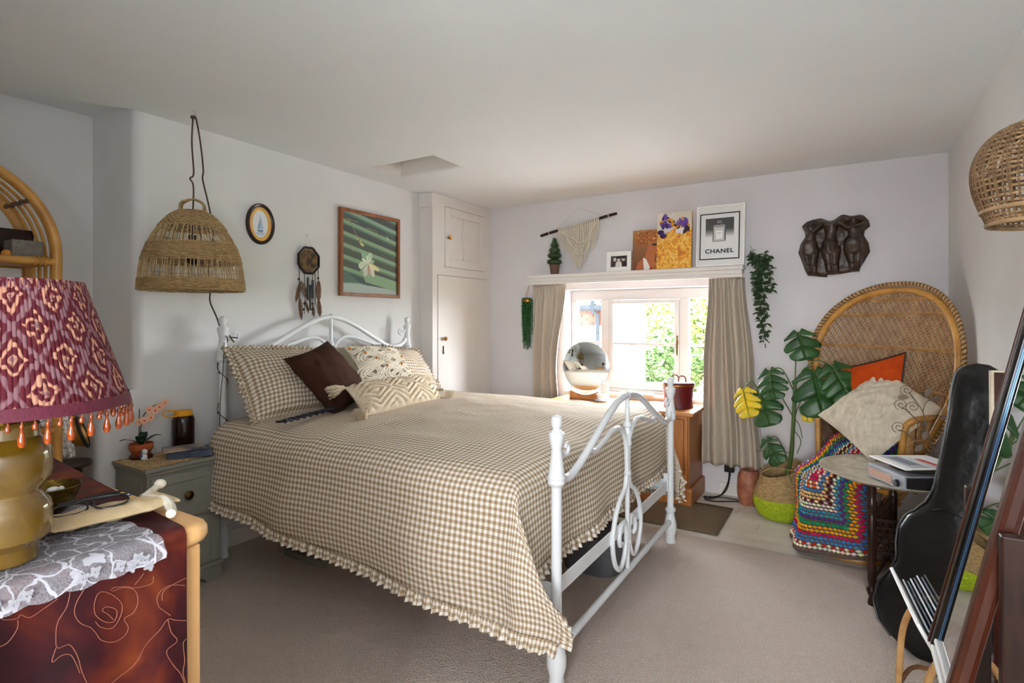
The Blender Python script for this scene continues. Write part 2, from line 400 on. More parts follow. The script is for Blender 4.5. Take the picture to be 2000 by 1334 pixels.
# ------------------------------------------------------------------ room shell
XA = -3.58
def structure(o, label=None):
    o['kind'] = 'structure'
    if label: o['label'] = label
    return o
def wall_left():
    mb = MB(); r = .045
    ch = [(1.39, H + .06)] + [tuple(p)[:2] for p in spline([(1.39, 2.2, 0), (1.39, 1.10, 0), (1.375, 1.0, 0), (1.27, .885, 0), (1.232, .80, 0), (1.227, .66, 0), (1.225, .30, 0)], 5)] + [(1.225, 0)]
    n = len(ch); nor = []
    for i in range(n):
        a = ch[max(i - 1, 0)]; b = ch[min(i + 1, n - 1)]; dy, dz = b[0] - a[0], b[1] - a[1]; L = hypot(dy, dz)
        nor.append((-dz / L, dy / L))           # towards the breast (+y when the chain runs down)
    rings = []
    for k in range(6):
        q = pi / 2 * k / 5; rings.append([(XL - r * (1 - cos(q)), y + ny * r * (1 - sin(q)), z + nzz * r * (1 - sin(q))) for (y, z), (ny, nzz) in zip(ch, nor)])
    rings.append([(-3.85, y, z) for y, z in ch])
    vs = [p for g in rings for p in g]
    fs = [(k * n + i, k * n + i + 1, (k + 1) * n + i + 1, (k + 1) * n + i) for k in range(len(rings) - 1) for i in range(n - 1)]
    o = len(vs)
    # front face as quads between the chain and the far edge
    mb.add(vs[:o], fs)
    r0 = rings[0]
    mb.add([(XL, 4.76, H + .06), (XL, 4.76, 0)] + r0[::-1], [tuple(range(n + 2))])
    return mb.build('wall_left', M['plaster'], smooth=True, ang=.6)
structure(wall_left(), 'white plaster wall with a rounded chimney breast edge behind the bed')
structure(MB().box(-3.85, XA, YB - .2, 1.5, 0, H + .06).build('wall_alcove', M['plaster'], smooth=False), 'shaded white back wall of the alcove on the left')
structure(MB().box(XR, XR + .2, YB - .2, 4.76, 0, H).build('wall_right', M['plaster'], smooth=False), 'white plaster wall at the right edge behind the leaning mirror')
WX0, WX1, WZ0, WZ1 = -2.17, -.82, .69, 1.615
def wall_with_hole(x0, x1, y0, y1, z1, a, b, c, d):
    return MB().box(x0, a, y0, y1, 0, z1).box(b, x1, y0, y1, 0, z1).box(a, b, y0, y1, 0, c).box(a, b, y0, y1, d, z1)
structure(wall_with_hole(-3.85, XR, YW, YW + .28, H, WX0, WX1, WZ0, WZ1).build('wall_window', M['plaster_cool'], smooth=False), 'cool white wall holding the low window and shelf')
RX0, RX1, RZ0, RZ1 = -.15, .35, .90, 2.0
structure(MB().box(-3.85, -.55, -.66, -.46, 0, H).build('alcove_light_block', M['plaster'], smooth=False), 'unseen white wall added to keep light off the alcove')  # unseen wall added to block light from behind reaching the alcove
structure(wall_with_hole(-3.85, XR, YB - .2, YB, H, RX0, RX1, RZ0, RZ1).build('wall_rear', M['plaster'], smooth=False), 'white wall behind the viewpoint')
# ceiling: main slab with a lip at the alcove, a hatch opening, and the raised alcove soffit
HX0, HX1, HY0, HY1 = -2.89, -2.295, 2.784, 3.118
mb = MB()
mb.box(HX1, .8, YB - .2, 4.8, H, H + .25).box(-3.11, HX0, 1.39, 4.8, H, H + .25).box(HX0, HX1, HY1, 4.8, H, H + .25).box(HX0, HX1, YB - .2, HY0, H, H + .25)
mb.prism([(HX0, YB - .2), (HX0, 1.39), (-3.11, 1.39), (-3.25, 1.16), (-3.40, .90), (-3.45, .4), (-3.46, YB - .2)][::-1], lambda a, b: (a, b, H), (0, 0, .25))
mb.box(-3.85, -3.1, YB - .2, 1.6, H + .05, H + .25)
structure(mb.build('ceiling', M['ceiling'], smooth=False), 'low white painted ceiling')
hb = thing('loft_hatch', 'square loft hatch recessed in the white ceiling above the bed', 'hatch', ((HX0 + HX1) / 2, (HY0 + HY1) / 2, H + .08))
MB().box(HX0 + .004, HX1 - .004, HY0 + .004, HY1 - .004, H + .195, H + .215).build('panel', M['joinery'], hb, False)
MB().box(HX0 + .002, HX0 + .02, HY0 + .002, HY1 - .002, H + .004, H + .193).box(HX0 + .02, HX1 - .002, HY1 - .02, HY1 - .002, H + .004, H + .193).box(HX1 - .02, HX1 - .002, HY0 + .002, HY1 - .02, H + .004, H + .193).box(HX0 + .02, HX1 - .02, HY0 + .002, HY0 + .02, H + .004, H + .193).build('lining', M['joinery'], hb, False)
# floor: boards beyond the carpet edge, carpet over the rest
fl = structure(MB().box(-3.85, .8, YB - .2, 4.8, -.12, -.006).build('floor', M['soil'], smooth=False, loc=(0, 0, 0)), 'floor of the room, carpeted with painted boards by the window')
structure(fl)
y = 3.40
bw = .135
while y < YW:
    y1 = min(y + bw, YW); cuts = [-3.1, -1.7 + random.uniform(-.3, .3), -.55 + random.uniform(-.25, .25), XR]
    for a, b in zip(cuts[:-1], cuts[1:]):
        MB().box(a + .0012, b - .0012, y + .0015, y1 - .0015, -.006, random.uniform(-.0005, .0005)).build('floorboard', M['board'], fl, False)
    y = y1
mb = MB()
def cedge(u):  # carpet front edge, not quite straight
    return 3.515 + .012 * sin(u * 2.2) + .006 * sin(u * 9)
def cf(u, v):
    x = XL + (XR - XL) * u; yy = YB + (cedge(x) - YB) * v; h = .011 if v < .995 else .004
    return (x, yy, h + .0015 * nz(x, yy, 0, 3))
mb.grid(cf, 50, 80); nv = len(mb.v)
mb.build('carpet', M['carpet'], fl)
for nme, args in (('baseboard_window', (-.84, XR, YW - .016, YW, 0, .098)), ('baseboard_right', (XR - .016, XR, YB, YW - .016, 0, .098)), ('baseboard_left', (XL, XL + .016, 1.66, 3.55, 0, .105))):
    structure(bevel(MB().box(*args).build(nme, M['joinery'], smooth=False), .006), 'white painted skirting board along the wall')
# ------------------------------------------------------------------ window_1
FY0, FY1 = 4.62, 4.685
w1 = MB().box(WX0, WX1, FY0, FY1, 1.525, WZ1 - .003).box(WX0, -2.118, FY0, FY1, WZ0 + .03, 1.525).box(-.862, WX1, FY0, FY1, WZ0 + .03, 1.525).box(WX0, WX1, FY0 - .01, FY1 + .02, WZ0 + .005, .742).box(-1.876, -1.80, FY0, FY1, .742, 1.525).box(-1.183, -1.106, FY0, FY1, .742, 1.525).build('window_1', M['window_paint'], smooth=False)
structure(bevel(w1, .006), 'white timber window with three lights beneath the picture shelf')
bevel(MB().box(WX0 + .001, WX1 - .001, 4.455, FY0 - .011, WZ0 + .0005, WZ0 + .024).build('window_sill', M['window_paint'], w1, False), .006)
cs = MB(); CX0, CX1, CZ0, CZ1 = -1.797, -1.186, .745, 1.522
cs.box(CX0, CX0 + .036, FY0 - .006, FY1 - .02, CZ0, CZ1).box(CX1 - .036, CX1, FY0 - .006, FY1 - .02, CZ0, CZ1).box(CX0 + .036, CX1 - .036, FY0 - .006, FY1 - .02, CZ1 - .034, CZ1).box(CX0 + .036, CX1 - .036, FY0 - .006, FY1 - .02, CZ0, CZ0 + .065).box(CX0 + .036, CX1 - .036, FY0, FY1 - .03, 1.127, 1.149)
cso = bevel(cs.build('casement', M['window_paint'], w1, False), .004)
MB().tube([(-1.196, FY0 - .02, 1.205), (-1.196, FY0 - .024, 1.13), (-1.197, FY0 - .02, 1.05)], [.006, .009, .005], 8).ball((-1.196, FY0 - .014, 1.16), (.011, .01, .03)).ball((-1.196, FY0 - .02, 1.21), .01).build('handle', M['brass_old'], cso)
for x0, x1, n2 in ((-2.116, -1.878, 0), (-1.104, -.864, 0)):
    bevel(MB().box(x0, x1, FY0 + .012, FY1 - .02, 1.127, 1.149).build('glazing_bar', M['window_paint'], w1, False), .003)
for x0, x1, z0, z1 in ((-2.116, -1.878, .744, 1.127), (-2.116, -1.878, 1.149, 1.523), (-1.76, -1.223, .81, 1.127), (-1.76, -1.223, 1.149, 1.487), (-1.104, -.864, .744, 1.127), (-1.104, -.864, 1.149, 1.523)):
    MB().box(x0, x1, FY0 + .022, FY0 + .026, z0, z1).build('pane', M['glass'], w1, False)
# rear window (behind the viewpoint)
w2 = MB()
ry0, ry1 = YB - .14, YB - .08
for x0, x1, z0, z1 in ((RX0, RX1, RZ0, RZ0 + .05), (RX0, RX1, RZ1 - .05, RZ1), (RX0, RX0 + .05, RZ0 + .05, RZ1 - .05), (RX1 - .05, RX1, RZ0 + .05, RZ1 - .05), (.085, .115, RZ0 + .05, RZ1 - .05)):
    w2.box(x0 + .001, x1 - .001, ry0, ry1, z0 + .001, z1 - .001)
w2o = structure(w2.build('window_2', M['window_paint'], smooth=False), 'white window in the wall behind the viewpoint')
for x0, x1 in ((RX0 + .05, .085), (.115, RX1 - .05)):
    MB().box(x0, x1, YB - .112, YB - .108, RZ0 + .05, RZ1 - .05).build('pane', M['glass'], w2o, False)
# ------------------------------------------------------------------ exterior
structure(MB().box(-30, 25, 9.0, 60, -.6, -.45).build('lawn', M['grass'], smooth=False), 'garden lawn outside the window')
structure(MB().box(-30, 25, 4.8, 9.0, -.6, -.44).build('terrace', M['terrace'], smooth=False), 'unseen pale terrace added to bounce light in at the window')  # unseen paving added to throw light up to the ceiling
structure(MB().box(-30, 25, -40, YB - .3, -.6, -.45).build('rear_yard', M['paving'], smooth=False), 'unseen yard paved pale to bounce light indoors')  # unseen ground made pale to bounce light through the rear window
wg = thing('neighbour_wing', 'white rendered house wing with a brick band and grey drainpipe outside the window', 'building', (-5, 9.5, -.45))
MB().box(-3.42, -2.96, 9, 9.3, -.45, 1.95).box(-9, -3.42, 9.06, 9.3, -.45, 1.24).build('rendered_wall', M['render'], wg, False)
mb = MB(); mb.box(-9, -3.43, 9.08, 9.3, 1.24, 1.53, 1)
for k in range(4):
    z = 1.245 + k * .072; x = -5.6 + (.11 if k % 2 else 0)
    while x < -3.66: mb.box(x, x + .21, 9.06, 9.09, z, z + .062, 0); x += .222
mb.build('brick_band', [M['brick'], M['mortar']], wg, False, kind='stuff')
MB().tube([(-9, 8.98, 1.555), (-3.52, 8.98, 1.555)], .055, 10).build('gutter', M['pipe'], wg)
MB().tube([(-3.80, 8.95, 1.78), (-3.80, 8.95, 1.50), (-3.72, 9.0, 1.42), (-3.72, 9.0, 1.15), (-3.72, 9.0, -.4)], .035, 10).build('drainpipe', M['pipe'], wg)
def bush(c, r, n, tone, label, ls=.07):
    t = thing('garden_bush', label, 'bush', (c[0], c[1], -.45), 'garden bushes outside the window')
    mb = MB(); cx, cy, cz = c
    for i in range(n):
        d = Vector((random.gauss(0, 1), random.gauss(0, 1), random.gauss(0, 1))).normalized() * random.uniform(.78, 1.03)
        lump = 1 + .22 * nz(d.x * 2.3 + cx, d.y * 2.3, d.z * 2.3)
        p = Vector((cx + d.x * r[0] * lump, cy + d.y * r[1] * lump, cz + d.z * r[2] * lump))
        a = Vector((random.uniform(-1, 1), random.uniform(-1, 1), random.uniform(-.6, .6))).normalized(); b = a.orthogonal().normalized()
        b = (b * cos(i) + a.cross(b) * sin(i)); s = ls * random.uniform(.6, 1.3); g = random.uniform(.7, 1.15)
        col = tuple(min(255, v * g * .80) for v in tone)
        mb.add([p - a * s, p + b * s * .5, p + a * s, p - b * s * .5], [(0, 1, 2, 3)], 0, col)
    mb.build('foliage', M['bush'], t, False, kind='stuff')
    st = MB()
    for k in range(4): st.tube([(cx + .12 * k - .18, cy, -.45), (cx + .3 * (k - 1.5), cy + .1, cz)], [.05, .02], 6)
    st.build('trunk', M['bark'], t)
bush((-3.3, 12.9, 1.15), (1.5, .9, 1.05), 5200, (124, 142, 58), 'tall yellow green bush filling the middle window light')
bush((-3.0, 11.15, .42), (.62, .5, .62), 2200, (66, 100, 40), 'lower mid green shrub in front of the tall bush')
bush((-1.8, 12.6, 1.05), (1.2, .8, 1.0), 4200, (124, 144, 60), 'bright green bush in the right window light')
bush((-1.55, 11.1, .50), (.62, .5, .70), 2200, (84, 118, 46), 'rounded green shrub low in the right window light')
bush((-.25, 13.2, 1.2), (1.5, .9, 1.1), 5200, (110, 134, 56), 'tall green bush at the right of the window view')
bush((-5.5, 17, 1.3), (2.6, 1.4, 1.4), 4200, (80, 108, 52), 'far tree rising behind the white wing', .11)
rk = thing('rockery', 'low pale stone rockery under the garden bushes', 'rockery', (-2.0, 10.2, -.45))
for k in range(9):
    mb = MB(); mb.ball((-2.75 + .22 * k, 10.1 + random.uniform(-.15, .15), -.3), (random.uniform(.12, .2), .14, random.uniform(.3, .42)), 7, 5); mb.build('stone', M['flower'], rk)
# ------------------------------------------------------------------ built-in wardrobe
def wardrobe():
    t = thing('built_in_wardrobe', 'white built-in wardrobe with two doors in the corner by the window', 'wardrobe', (-3.0, 4.0, 0))
    xf = -2.965; y0, y1 = 3.585, 4.458
    b = MB().box(-3.108, xf - .012, y0 + .004, y1, 0, H - .002)
    # face frame with the door openings left open
    b.box(xf - .012, xf, y0, 3.648, 0, H - .002).box(xf - .012, xf, 4.40, y1, 0, H - .002).box(xf - .012, xf, 3.648, 4.40, 1.735, 1.803).box(xf - .012, xf, 3.648, 4.40, 2.333, H - .002)
    b.box(xf - .012, xf, 3.648, 3.748, 1.803, 2.333).box(xf - .012, xf, 4.362, 4.40, 1.803, 2.333)
    b.build('carcass', M['joinery'], t, False)
    bevel(MB().box(-3.106, xf + .004, y0 - .012, y0 + .004, 2.30, H - .004).build('cornice', M['joinery'], t, False), .004)
    d = bevel(MB().box(xf - .010, xf + .006, 3.654, 4.396, .02, 1.729).build('door', M['joinery'], t, False), .003)
    MB().lathe([(.004, 0), (.006, .012), (.016, .02), (.019, .03), (.012, .038), (0, .04)], (xf + .006, 3.72, 1.185), 14, axis=(1, 0, 0)).build('knob', M['brass'], d)
    MB().box(xf + .006, xf + .009, 3.712, 3.728, 1.07, 1.105).ball((xf + .008, 3.72, 1.112), (.003, .011, .012)).ball((xf + .009, 3.72, 1.066), (.003, .012, .014)).build('keyhole_plate', M['soot'], d)
    u = MB(); a, c, z0, z1 = 3.752, 4.358, 1.808, 2.328; x0, x1 = xf - .010, xf + .006
    m = (a + c) / 2
    u.box(x0, x1, a, a + .07, z0, z1).box(x0, x1, c - .07, c, z0, z1).box(x0, x1, m - .035, m + .035, z0 + .075, z1 - .07).box(x0, x1, a + .07, c - .07, z0, z0 + .075).box(x0, x1, a + .07, c - .07, z1 - .07, z1)
    ud = bevel(u.build('door', M['joinery'], t, False), .005, 2)
    for q0, q1 in ((a + .07, m - .035), (m + .035, c - .07)):
        bevel(MB().box(x0, xf - .004, q0, q1, z0 + .075, z1 - .07).build('door_panel', M['joinery'], ud, False), .003)
    MB().lathe([(.004, 0), (.006, .012), (.016, .02), (.019, .03), (.012, .038), (0, .04)], (xf + .006, 3.785, 2.06), 14, axis=(1, 0, 0)).build('knob', M['brass'], ud)
    MB().box(-3.105, xf, 3.574, y0, 2.36, 2.37).build('scribe', M['joinery'], t, False)
wardrobe()
# ------------------------------------------------------------------ iron bed
BY0, BY1, XF, XH = 1.79, 3.31, -.90, -3.0
BYC = (BY0 + BY1) / 2
bed = thing('bed_frame', 'white painted iron bed frame with scrolled footboard and arched headboard', 'bed', (-1.95, BYC, 0))
def turned_post(x, y, zt, foot=True, h0=0.0):
    """slim post with a turned vase and ball finial whose top is at zt"""
    k = 1.0 if foot else .8
    p = [(.0, 0), (.028, .0), (.031, .02), (.026, .05), (.036, .09), (.037, .12), (.022, .19), (.030, .20), (.030, .215), (.0195, .225)] if foot else [(0, 0), (.0235, 0), (.0235, .225)]
    b = zt - .235
    p += [(.0195 / k ** .5, b - .03), (.026, b - .025), (.033, b - .014), (.030, b - .004), (.034, b + .006), (.028, b + .02), (.029, b + .03), (.021, b + .08), (.019, b + .11), (.029, b + .150), (.030, b + .165), (.018, b + .176), (.014, b + .182), (.019, b + .192), (.022, b + .208), (.018, b + .225), (.0, b + .235)]
    p = [(r * k, z) for r, z in p]
    return MB().lathe([(r, h0 + z) for r, z in p], (x, y, 0), 20)
for y in (BY0, BY1):
    turned_post(XF, y, 1.005).build('foot_post', M['iron'], bed); turned_post(XH, y, 1.372).build('head_post', M['iron'], bed)
def mir(pts): return [(x, 2 * BYC - y, z) for x, y, z in pts]
# footboard scrolls
out = [(XF, 1.815, .80), (XF, 1.835, .762), (XF, 1.90, .752), (XF, 2.0, .782), (XF, 2.15, .852), (XF, 2.30, .925), (XF, 2.43, .972), (XF, BYC, .985)]
arch = spline(out + mir(out)[::-1][1:], 6)
MB().tube(arch, .0165, 10).build('top_arch', M['iron'], bed)
inner = [(XF, 2.085, .815), (XF, 2.15, .800), (XF, 2.25, .822), (XF, 2.36, .848), (XF, 2.45, .840), (XF, 2.512, .79), (XF, 2.535, .72), (XF, 2.543, .60)]
for f in (lambda p: p, mir):
    MB().tube(spline(f(inner), 6), .0115, 8).build('inner_arch', M['iron'], bed)
    curl = [(XF, 1.82, .905), (XF, 1.842, .878), (XF, 1.875, .872), (XF, 1.892, .888), (XF, 1.888, .908), (XF, 1.872, .912), (XF, 1.864, .898)]
    MB().tube(spline(f([(x, y - .004, z - .03) for x, y, z in curl]), 5), .008, 8).build('curl', M['iron'], bed)
    loop = [(XF, 2.535, .60), (XF, 2.515, .545), (XF, 2.44, .500), (XF, 2.375, .42), (XF, 2.352, .33), (XF, 2.38, .235), (XF, 2.44, .185), (XF, 2.495, .21), (XF, 2.524, .27), (XF, 2.53, .34), (XF, 2.505, .385), (XF, 2.46, .375), (XF, 2.437, .33), (XF, 2.447, .295), (XF, 2.468, .30)]
    MB().tube(spline(f(loop), 6), .0115, 8).build('scroll', M['iron'], bed)
MB().tube([(XF, BYC, .15), (XF, BYC, .99)], .0115, 10).lathe([(.012, .60), (.018, .605), (.018, .615), (.013, .62)], (XF, BYC, 0), 14).lathe([(.012, .74), (.02, .745), (.022, .755), (.017, .765), (.019, .78), (.026, .80), (.026, .805), (.018, .815), (.017, .83), (.024, .838), (.022, .85), (.012, .86)], (XF, BYC, 0), 16).lathe([(.012, .27), (.019, .275), (.019, .285), (.012, .29)], (XF, BYC, 0), 12).ball((XF, BYC, .985), .02).build('centre_rod', M['iron'], bed)
MB().tube([(XF, BY0, .14), (XF, BY1, .14)], .016, 10).build('cross_rail', M['iron'], bed)
# headboard
hd = [(XH, 1.81, 1.20), (XH, 1.84, 1.165), (XH, 1.92, 1.142), (XH, 2.02, 1.155), (XH, 2.16, 1.222), (XH, 2.32, 1.302), (XH, 2.45, 1.352), (XH, BYC, 1.366)]
MB().tube(spline(hd + mir(hd)[::-1][1:], 6), .0165, 10).build('top_arch', M['iron'], bed)
hi = [(XH, 2.06, 1.178), (XH, 2.13, 1.166), (XH, 2.24, 1.195), (XH, 2.36, 1.228), (XH, 2.45, 1.222), (XH, 2.515, 1.17), (XH, 2.538, 1.10), (XH, 2.545, .95)]
for f in (lambda p: p, mir):
    MB().tube(spline(f(hi), 6), .0115, 8).build('inner_arch', M['iron'], bed)
    MB().tube(spline(f([(XH, 1.815, 1.27), (XH, 1.83, 1.245), (XH, 1.86, 1.232), (XH, 1.882, 1.246), (XH, 1.88, 1.268), (XH, 1.862, 1.274), (XH, 1.853, 1.26)]), 5), .008, 8).build('curl', M['iron'], bed)
MB().tube([(XH, BYC, .4), (XH, BYC, 1.37)], .0125, 10).lathe([(.013, 1.17), (.02, 1.175), (.02, 1.19), (.013, 1.2)], (XH, BYC, 0), 14).ball((XH, BYC, 1.37), .02).build('centre_rod', M['iron'], bed)
MB().tube([(XH, BY0, .42), (XH, BY1, .42)], .016, 10).build('cross_rail', M['iron'], bed)
for y in (BY0, BY1):
    MB().box(XH, XF, y - .003, y + .003, .325, .385).box(XH, XF, min(y, y + (.03 if y == BY0 else -.03)), max(y, y + (.03 if y == BY0 else -.03)), .325, .331).build('side_rail', M['iron'], bed, False)
MB().box(XF - .014, XF - .008, BY0, BY1, .328, .386).box(XF - .04, XF - .014, BY0, BY1, .328, .334).build('foot_rail', M['iron'], bed, False)
for y in (BY0 + .03, BY1 - .03):
    MB().box(XF - .03, XF - .004, y - .012, y + .012, .33, .43).build('bracket', M['iron'], bed, False)
for k in range(9):
    x = XH + .2 + k * .21
    MB().box(x, x + .06, BY0 + .004, BY1 - .004, .388, .402).build('slat', M['pale_pine'], bed, False)
# mattress
def rbox(mb, x0, x1, y0, y1, z0, z1, r=.06, n=6):
    pts = []
    for cx, cy, a0 in ((x1 - r, y1 - r, 0), (x0 + r, y1 - r, 90), (x0 + r, y0 + r, 180), (x1 - r, y0 + r, 270)):
        for k in range(n + 1): a = radians(a0 + 90 * k / n); pts.append((cx + r * cos(a), cy + r * sin(a)))
    lv = [(z0, .97), (z0 + .02, 1), (z1 - .03, 1), (z1 - .008, .992), (z1, .97)]
    xm, ym = (x0 + x1) / 2, (y0 + y1) / 2; m = len(pts); vs = []
    for z, s in lv:
        for a, b in pts: vs.append((xm + (a - xm) * (1 - (1 - s) * .5), ym + (b - ym) * (1 - (1 - s) * .5), z))
    fs = [(i * m + k, i * m + (k + 1) % m, (i + 1) * m + (k + 1) % m, (i + 1) * m + k) for i in range(len(lv) - 1) for k in range(m)]
    fs += [tuple(range(m - 1, -1, -1)), tuple(range((len(lv) - 1) * m, len(lv) * m))]
    return mb.add(vs, fs)
mt = rbox(MB(), -2.95, -1.02, BY0 + .04, BY1 - .04, .404, .70).build('mattress', M['mattress'])
tag(mt, 'cream mattress on the iron bed, showing under the duvet at the foot', 'mattress')
# ------------------------------------------------------------------ duvet
ZT = .80; DX0, DXF, DR = -2.84, -1.075, .105; DH = .80; DRS = .13
def fold(s, flat, R):
    e = s - flat
    if e <= 0: return s, 0.0
    if e < R * pi / 2: return flat + R * sin(e / R), R * (1 - cos(e / R))
    q = e - R * pi / 2; return flat + R + .06 * q, R + q
LA = (DXF - DX0) + DR * pi / 2 + .245
def dropn(a):
    t = max(0, min(1, a / (DXF - DX0))); return .36 + .155 * t ** .8
def duvet_pt(a, b):
    """a along the bed from the head, b across (negative = near side)"""
    x, da = fold(a, DXF - DX0, DR); x += DX0
    sb = 1 if b >= 0 else -1
    yy, db = fold(abs(b), DH, DRS)
    if sb > 0: yy = min(yy, .905 + .0 * yy)
    z = ZT + .035 * max(0, 1 - (abs(b) / DH) ** 2) * min(1, max(0, (DXF + .05 - x) / .25))
    m = min(da, db)
    drop = (da ** 4 + db ** 4) ** .25 if m > 0 else max(da, db)
    z -= drop
    y = yy * sb
    if m > .08:
        k = (m - .08); x += (.50 if sb < 0 else .34) * k; y += -sb * .10 * k
    # bulge and folds of the hanging cloth
    if db > DRS * .6:
        w = min(1, (db - DRS * .6) / .3)
        y += sb * (.012 * sin(a * 10.5 + 1.2 * sin(a * 3)) + .030 * sin(pi * min(1, (db - DRS * .6) / .40)) - .012) * w
    if da > DR * .6:
        w = min(1, (da - DR * .6) / .25); x += .010 * sin(b * 13 + sin(b * 5)) * w
    n = nz(a, b, 1, 2.4) * .016 + nz(a, b, 5, 7) * .006
    n += .012 * max(0, 1 - abs(a - 1.05 - b * .35) / .12) * (1 if b < -.1 else .3)
    q = min(1, max(da, db) / DRS); z += n * (1 - q)
    if da > db: x += n * .6 * q
    else: y += sb * n * .7 * q
    return (x, BYC + y, z)
def bmax(a): return DH + DRS * (pi / 2 - 1) + dropn(a)
NA, NB = 110, 150
mb = MB()
def dg(u, v):
    a = LA * u; b = bmax(min(a, DXF - DX0)) * (2 * v - 1); return duvet_pt(a, b)
def duv(u, v):
    a = LA * u; b = bmax(min(a, DXF - DX0)) * (2 * v - 1); return (a + .003 * sin(b * 7), b + .004 * sin(a * 5))
mb.grid(dg, NA, NB, 0, duv)
duvet = mb.build('duvet', M['gingham'], ang=None)
tag(duvet, 'frilled beige and white gingham duvet cover spread over the white iron bed', 'duvet')
sol = duvet.modifiers.new('thickness', 'SOLIDIFY'); sol.thickness = .012; sol.offset = -1
def frill(path, outs, w=.045, amp=.011, step=.006, freq=150.0, parent=None, name='frill', dens=None):
    """ruffle strip hanging from a path (list of points) along direction outs"""
    P = [Vector(p) for p in path]; L = [0.0]
    for a, b in zip(P[:-1], P[1:]): L.append(L[-1] + (b - a).length)
    n = int(L[-1] / step); vs = []; uv = []; i = 0
    for k in range(n + 1):
        d = L[-1] * k / n
        while i < len(P) - 2 and L[i + 1] < d: i += 1
        t = (d - L[i]) / max(1e-9, L[i + 1] - L[i]); p = P[i].lerp(P[i + 1], t); tg = (P[i + 1] - P[i]).normalized()
        o = Vector(outs[i]).lerp(Vector(outs[min(i + 1, len(outs) - 1)]), t).normalized(); nn = tg.cross(o).normalized()
        ph = d * freq + 2.2 * nz(d * 6, 3.3) ; ww = w * (1 + .18 * nz(d * 20, 7))
        for j, (f, s) in enumerate(((0, .15), (.4, .6), (.75, 1.0), (1.0, 1.25))):
            vs.append(p + o * (f * ww) + nn * (amp * s * sin(ph) + amp * .5 * s * sin(ph * 2.3 + 1))); uv.append((d * 1.7, 3 + f * w))
    mbf = MB(); fs = [(k * 4 + j, k * 4 + 4 + j, k * 4 + 5 + j, k * 4 + 1 + j) for k in range(n) for j in range(3)]
    mbf.add(vs, fs, 0, None, uv); return mbf.build(name, M['gingham'], parent, ang=None)
aa = [LA * k / NA for k in range(NA + 1)]
for sgn in (-1, 1):
    pth = [duvet_pt(a, sgn * bmax(min(a, DXF - DX0))) for a in aa]; inn = [duvet_pt(a, sgn * (bmax(min(a, DXF - DX0)) - .04)) for a in aa]
    frill(pth, [Vector(p) - Vector(q) + Vector((0, sgn * .01, 0)) for p, q in zip(pth, inn)], parent=duvet)
bb = [k / NB * 2 - 1 for k in range(NB + 1)]; bm = bmax(DXF - DX0)
pth = [duvet_pt(LA, b * bm) for b in bb]; inn = [duvet_pt(LA - .04, b * bm) for b in bb]
frill(pth, [Vector(p) - Vector(q) for p, q in zip(pth, inn)], parent=duvet)
# ------------------------------------------------------------------ cushions
def pillow(C, R, U, t, nu=26, pinch=.07, mats=None, wr=.006, seed=0, sag=0, p=.5, disp=None, uvs=1.0):
    """cushion centred at C with half axes R, U and half thickness t"""
    C, R, U = Vector(C), Vector(R), Vector(U); Nn = R.cross(U).normalized(); mb = MB()
    def pt(side):
        def f(a, b):
            u, v = 2 * a - 1, 2 * b - 1
            h = t * ((1 - u * u) * (1 - v * v)) ** p
            w = wr * nz(u * 2 + seed, v * 2, side, 1.6) + wr * .5 * nz(u * 6, v * 6 + seed, side)
            if abs(u) > .999 or abs(v) > .999: w = 0
            dd = disp(u, v, side) * min(1, 8 * (1 - max(abs(u), abs(v)))) if disp else 0
            return C + R * (u * (1 - pinch * cos(v * pi / 2))) + U * (v * (1 - pinch * cos(u * pi / 2)) - sag * (1 - u * u) * (v + 1) / 2) + Nn * (side * (h + w + dd))
        return f
    lr, lu = R.length, U.length
    for side in (1, -1):
        mb.grid(pt(side), nu, nu, 0, lambda a, b: ((2 * a - 1) * lr * uvs, (2 * b - 1) * lu * uvs))
    if True:  # flip the back so normals face out
        k = nu * nu; mb.f[k:] = [tuple(reversed(f)) for f in mb.f[k:]]
        for i in range(k, 2 * k): mb.uv[i] = list(reversed(mb.uv[i]))
    return mb, pt
def rim(pt, n=60, side=1, inset=0.0):
    e = 1 - inset; q = []
    for k in range(n): q.append((.5 + e * (k / n - .5), .5 - e * .5))
    for k in range(n): q.append((.5 + e * .5, .5 + e * (k / n - .5)))
    for k in range(n): q.append((.5 - e * (k / n - .5), .5 + e * .5))
    for k in range(n + 1): q.append((.5 - e * .5, .5 - e * (k / n - .5)))
    f = pt(side); return [f(a, b) for a, b in q]
def gingham_pillow(C, R, U, t, label, seed):
    mb, pt = pillow(C, R, U, t, 30, .05, wr=.012, seed=seed)
    o = mb.build('pillow', M['gingham'], ang=None); tag(o, label, 'pillow', 'frilled gingham pillows')
    q = rim(pt, 40); c = Vector(C); frill(q, [(Vector(p) - c) for p in q], .05, .010, .003, 230, o)
    return o
gingham_pillow((-2.775, 2.105, .985), (0, .335, -.015), (-.150, .02, .175), .125, 'gingham pillow at the left of the bed, by the nightstand', 1)
gingham_pillow((-2.775, 2.955, .985), (.0, .33, -.02), (-.125, .02, .14), .115, 'gingham pillow at the right of the bed, behind the tufted cushion', 5)
bc, pt = pillow((-2.575, 2.19, 1.012), (.112, .083, -.165), (-.038, .185, .043), .085, 26, .08, wr=.008, seed=3)
tag(bc.build('cushion', M['brown_velvet'], ang=None), 'plain dark brown cushion standing on one corner on the bed', 'cushion')
mc, pt = pillow((-2.625, 2.616, 1.03), (-.015, .290, -.020), (-.118, .021, .125), .085, 24, .06, seed=9)
mco = mc.build('cushion', M['macrame_ground'], ang=None); tag(mco, 'cream macrame cushion with knotted cords and amber wooden beads', 'cushion')
kn = MB(); f = pt(1)
